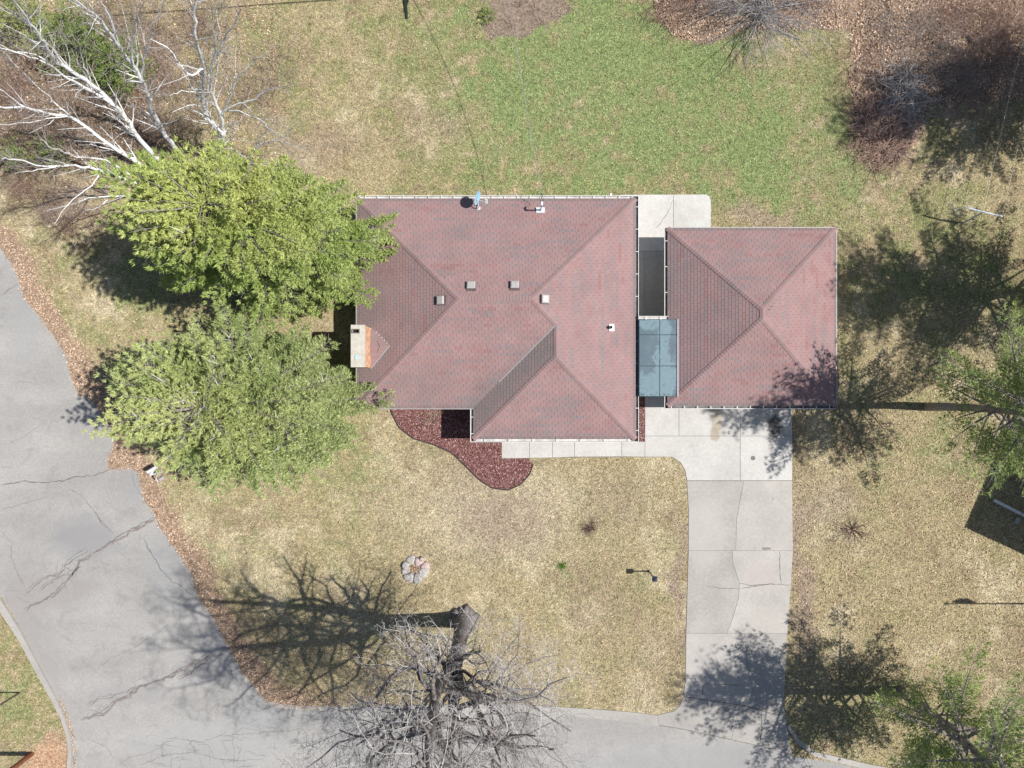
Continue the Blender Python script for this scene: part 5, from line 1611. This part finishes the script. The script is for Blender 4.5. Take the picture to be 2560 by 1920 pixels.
shrub('bare_shrub', G(1474, 1320), 34, .60, .015, 'small reddish bare shrub in the middle of the front lawn', 202, M_SHRUBTWIG, rise=.9)
shrub('bare_shrub', G(1082, 1042), 22, .66, .012, 'tan bare shrub in the red mulch against the house', 203, M_TANTWIG, rise=1.0)
shrub('bare_shrub', G(1895, 22), 64, 3.9, .032, 'wide grey bare shrub with arching twigs at the top of the back lawn', 204, wood_mat('grey_shrub_twig', (.24, .235, .235), (.42, .41, .41)), rise=.75, depth=3, kids=(6, 5, 3), jit=.3)
shrub('bare_shrub', G(1725, -5), 44, 2.3, .020, 'brown bare shrub in the leaf litter at the top of the back lawn', 205, M_BRUSH, rise=.8, depth=3, kids=(5, 4, 3), jit=.5)
shrub('bare_shrub', G(2010, -20), 40, 2.6, .022, 'pale bare shrub at the top edge above the leaf litter', 206, M_BRUSH, rise=.8, depth=2, kids=(6, 4), jit=.5)
for i, (x_, y_, l_, lb) in enumerate(((60, 250, 1.7, 'tangled brown brush under the birches at the left edge'), (150, 330, 1.8, 'brown brush beneath the lowest birch stems'), (260, 210, 1.6, 'brown brush between the birch stems'),
                                      (90, 460, 1.5, 'brown brush near the road under the birches'), (420, 190, 1.8, 'thin brown brush behind the upright birch'), (480, 330, 1.6, 'brown brush at the foot of the birches'), (200, 560, 1.3, 'sparse brush beside the upper evergreen'), (620, 260, 1.4, 'thin brush to the right of the birches'), (330, 60, 1.8, 'brown brush near the top edge under the birches'), (520, 80, 1.9, 'thin brush behind the upright birch near the top edge'), (680, 180, 1.3, 'sparse twigs at the lawn edge right of the birches'), (20, 120, 1.8, 'brush in the top left corner below the light shrub'), (150, 520, 1.3, 'sparse brush by the road verge under the birch limbs'), (390, 330, 1.7, 'brush at the base of the multi-stemmed birch'))):
    shrub('brush', G(x_, y_), 66, l_ * 1.1, .011, lb, 230 + i, (M_PURPLE, M_BRUSH, M_DARKBRUSH)[i % 3], rise=.9, depth=2, kids=(6, 4), group='brush under the birches', cat='brush', jit=.7)
M_RED = wood_mat('reddish_twig', (.15, .085, .07), (.34, .22, .18))
M_THICKET = wood_mat('thicket_twig', (.17, .145, .135), (.38, .33, .30))
for i, (x_, y_, n_, l_, lb) in enumerate(((2215, 60, 46, 2.3, 'grey-brown thicket just inside the leafy corner'), (2380, 40, 46, 2.3, 'grey-brown thicket at the top edge of the leafy corner'), (2490, 150, 46, 2.2, 'shaded thicket near the right edge of the leafy corner'),
                                           (2350, 190, 40, 2.0, 'shaded thicket behind the cut branches'), (2170, 180, 34, 1.5, 'low brown thicket along the lawn edge'), (2170, 380, 30, 1.1, 'low brown growth at the foot of the brown brush pile'), (1850, -10, 40, 2.2, 'dense brown thicket beside the wide grey shrub'), (1660, 10, 34, 1.5, 'small brown thicket at the end of the leaf litter'),
                                           (2440, 80, 60, 2.0, 'reddish thicket between the top edge and the pine shade'), (2300, 130, 60, 1.9, 'reddish thicket above the cut branches'), (2530, 60, 50, 2.0, 'reddish thicket in the top right corner'), (2420, 250, 50, 1.4, 'low reddish thicket at the lower edge of the leafy corner'))):
    shrub('thicket', G(x_, y_), n_, l_, .014, lb, 400 + i, (M_THICKET, M_RED, M_BRUSH)[i % 3], rise=.8, depth=2, kids=(7, 5), group='thickets at the top right', cat='thicket', jit=.75)
# leaf piles of cut brush
def brush_pile(base, n, rad, ln, r0, h, label, seed, mat):
    t = empty('brush_pile', base); tag(t, label, 'brush pile', 'brush piles at the top right')
    r = random.Random(seed); mb = MB()
    for i in range(n):
        a_ = r.uniform(0, 6.3); rr_ = rad * math.sqrt(r.random())
        z = h * (1 - (rr_ / rad) ** 2) * r.uniform(.1, 1)
        p0 = Vector((base[0] + rr_ * math.cos(a_), base[1] + rr_ * math.sin(a_) * 1.3, .03 + z))
        az = r.uniform(0, 6.3); d = Vector((math.cos(az), math.sin(az), r.gauss(0, .22))); l2 = ln * r.uniform(.3, 1)
        m_ = p0 + d * l2 / 2 + Vector((r.gauss(0, .06), r.gauss(0, .06), r.gauss(.03, .03)))
        e = p0 + d * l2 + Vector((r.gauss(0, .1), r.gauss(0, .1), 0)); e.z = max(.02, e.z)
        mb.tube([p0, m_, e], [r0, r0 * .8, r0 * .4], 3, cap=False)
    tag(mb.build('twigs', mat, t), kind='stuff')
brush_pile(G(2205, 325), 1150, 1.7, .95, .013, .6, 'reddish brown brush pile at the edge of the leaf litter', 61, wood_mat('cut_brush', (.22, .13, .105), (.58, .42, .34), 3))
brush_pile(G(2245, 240), 300, 1.25, 1.9, .017, .7, 'grey pile of longer cut branches behind the brown pile', 62, wood_mat('cut_branch', (.26, .24, .23), (.55, .52, .50), 3))

def green_shrub(base, R, h, label, seed, cols, group='green shrubs behind the birches'):
    return conifer('evergreen_shrub', base, h, R, .15, label, seed, cols, dz=.34, nb=6, tuft=.2, nbl=8, wid=.05, group=group, expo=.5, tw=.17, cat='shrub', trunk_r=.06)
SG = [(.16, .22, .065), (.26, .33, .11)]
green_shrub(G(330, 190), 1.9, 2.4, 'dark green shrub under the long birch stem', 301, SG)
green_shrub(G(215, 130), 2.2, 2.6, 'large dark green shrub near the top left corner', 302, SG)
green_shrub(G(90, 70), 1.9, 2.2, 'lighter green shrub in the top left corner', 303, [(.24, .29, .09), (.36, .40, .14)])
green_shrub(G(150, 395), 1.1, 1.2, 'small green shrub below the arching birch stem', 304, SG)
green_shrub(G(55, 400), 1.0, 1.1, 'small green shrub at the left edge under the birch', 305, SG)
q = G(1221, 42)
conifer('evergreen_shrub', q, .40, .30, .05, 'small green plant at the left end of the bare garden bed', 306, [(.20, .28, .08), (.30, .36, .12)], dz=.12, nb=6, tuft=.12, nbl=7, wid=.04, cat='shrub', trunk_r=.02)
for i, (x_, y_) in enumerate(((1276, 62), (1300, 10), (1352, 58), (1335, 25))):
    shrub('bare_shrub', G(x_, y_), 14, .4, .008, ('low dead stems in the lower middle of the bare garden bed', 'low dead stems at the top edge of the bare garden bed', 'low dead stems at the lower right of the bare garden bed', 'low dead stems near the right end of the bare garden bed')[i], 310 + i, M_BRUSH, rise=.8, group='dead plants in the garden bed')
# clump of fresh green grass on the front lawn
n = 160
px, py = 1406 + rg.normal(0, 4.5, n), 1414 + rg.normal(0, 4.5, n)
cl = np.array((.10, .22, .03)) * rg.uniform(.7, 1.3, n)[:, None]
tag(tri_object('grass_tuft', blades(px, py, rg.uniform(.08, .18, n), rg.uniform(.02, .035, n), rg.uniform(.5, 1.3, n), cl), cl, M_GRASS), 'single bright green tuft on the dry front lawn', 'grass tuft')

# ------------------------------------------------------------------ clothesline
def tee(base, top, a_, b_, label):
    t = empty('clothesline_post', base); tag(t, label, 'clothesline post', 'clothesline posts')
    mb = MB(); mb.tube([base, top], .040, 8); mb.build('pole', M_GALV, t)
    mb = MB(); mb.tube([a_, top, b_], .042, 8); mb.build('crossbar', M_GALV, t)
    return t
h_ = 1.62
A1, B1, T1 = Vector(P(2413, 518, h_)), Vector(P(2506, 541, h_)), Vector(P(2458, 530, h_))
tee(Vector((*G(2409, 558)[:2], -.05)), T1, A1, B1, 'grey steel T-shaped clothesline post on the shaded lawn')
off = Vector(((2600 - 2458) / 50, (530 + 60) / 50, 0))
tee(Vector((T1.x + off.x, T1.y + off.y, -.05)), T1 + off, A1 + off, B1 + off, 'second steel clothesline post beyond the top edge')
for q, lb in ((T1, 'pale clothesline cord tied to the middle of the crossbar'), (B1, 'pale clothesline cord tied to the right end of the crossbar')):
    tag(cable('clothesline', catenary(q, q + off, .12), .012, lb, mat=M_ROPE), group='clothesline cords')
mb = MB(); e_ = Vector(P(2386, 523, 1.45)); mb.tube([A1, A1.lerp(e_, .5) + Vector((0, 0, -.1)), e_, Vector(P(2391, 537, 1.2))], .010, 4)
tag(mb.build('wire', M_GALV), 'loose wire end hanging from the left tip of the clothesline crossbar', 'wire')

# dark stake lying on the lawn at the top
mb = MB(); mb.tube([G(1017.5, 48, .05), G(1016, 30, .06), G(1013, 2, .07), G(1011, -30, .08)], [.05, .075, .09, .09], 6)
mb.tube([G(1017, 14, .07), G(1021, 5, .08), G(1022, -20, .08)], .035, 5)
tag(mb.build('fence_stake', M_STAKE), 'dark green forked steel stake lying on the grass at the top edge', 'stake')

# ------------------------------------------------------------------ neighbour's house corner (right of the frame) and its downspout
ns = math.radians(-24.7)
neigh = empty('neighbour_house', G(2900, 1250)); tag(neigh, 'neighbouring house whose square shadow falls on the grass at the right edge', 'house')
he2 = 4.6
cor = Vector((*G(2410 + he2 * 34.9, 1318)[:2], 0))
e1 = Vector((100, 228, 0)).normalized(); e2 = Vector((150, -69, 0)).normalized()
o4 = [cor, cor + e2 * 9, cor + e2 * 9 + e1 * 13, cor + e1 * 13]
mb = MB()
inn = [cor + e1 * 4.5 + e2 * 4.5, cor + e1 * 8.5 + e2 * 4.5]
up = Vector((0, 0, he2)); tp = Vector((0, 0, he2 + 1.7))
R4 = [q + up for q in o4]; I2 = [q + tp for q in inn]
mb.face([R4[0], R4[1], I2[0]]); mb.face([R4[1], R4[2], I2[1], I2[0]]); mb.face([R4[2], R4[3], I2[1]]); mb.face([R4[3], R4[0], I2[0], I2[1]]); mb.face(R4[::-1])
mb.build('roof', simple('grey_shingle', (.16, .15, .15), .9, .1, .2, 12), neigh)
mb = MB(); i4 = [cor + e1 * .5 + e2 * .5, cor + e1 * .5 + e2 * 8.5, cor + e1 * 12.5 + e2 * 8.5, cor + e1 * 12.5 + e2 * .5]
mb.prism([(q.x, q.y) for q in i4], -.05, he2 - .02); mb.build('wall', M_SIDING, neigh)
ds = empty('downspout_extension', G(2520, 1268)); tag(ds, 'white downspout pipe lying on the shaded grass at the right edge', 'downspout')
a_, b_ = Vector(G(2480, 1249, .12)), Vector(G(2590, 1305, .16))
dd = (b_ - a_).normalized(); an = math.atan2(dd.y, dd.x)
m1 = a_.lerp(b_, .62)
mb = MB(); mb.box((a_ + m1) / 2, ((m1 - a_).length, .15, .10), an); mb.build('pipe', M_WHITE, ds)
mb = MB(); c_ = (m1 + b_) / 2; mb.box(c_ + Vector((0, 0, .01)), ((b_ - m1).length - .05, .17, .12), an); mb.build('pipe', M_WHITE, ds)
mb = MB(); c_ = Vector(G(2541, 1301, .04)); mb.box(c_, (.22, .34, .10), an); tag(mb.build('splash_block', M_KERB), 'small grey concrete splash block beside the downspout pipe', 'splash block')

# flagpole beyond the right edge
q = G(2650, 1509)
fp = empty('flagpole', (q[0], q[1], 0)); tag(fp, 'thin flagpole with a furled flag, its shadow on the right lawn', 'flagpole')
hp = (2650 - 2365) / 34.9
mb = MB(); mb.tube([(q[0], q[1], -.1), (q[0], q[1], hp - .1)], [.05, .03], 8); mb.build('pole', M_GALV, fp)
mb = MB()
for k in range(6):
    z0, z1 = hp - .1 + .2 * k / 6, hp - .1 + .2 * (k + 1) / 6
    f = lambda z: max(.01, math.sqrt(max(0, .1 ** 2 - (z - hp) ** 2)))
    mb.tube([(q[0], q[1], z0), (q[0], q[1], z1)], [f(z0), f(z1)], 10, cap=False)
mb.build('finial', M_GALV, fp)
mb = MB()
mb.tube([(q[0] - .02, q[1] + .1, hp - .45), (q[0], q[1] + .15, hp - .9), (q[0], q[1] + .13, hp - 1.5), (q[0], q[1] + .06, hp - 2.1)], [.03, .13, .15, .03], 8); mb.build('flag', simple('flag_cloth', (.35, .32, .32), .9), fp)
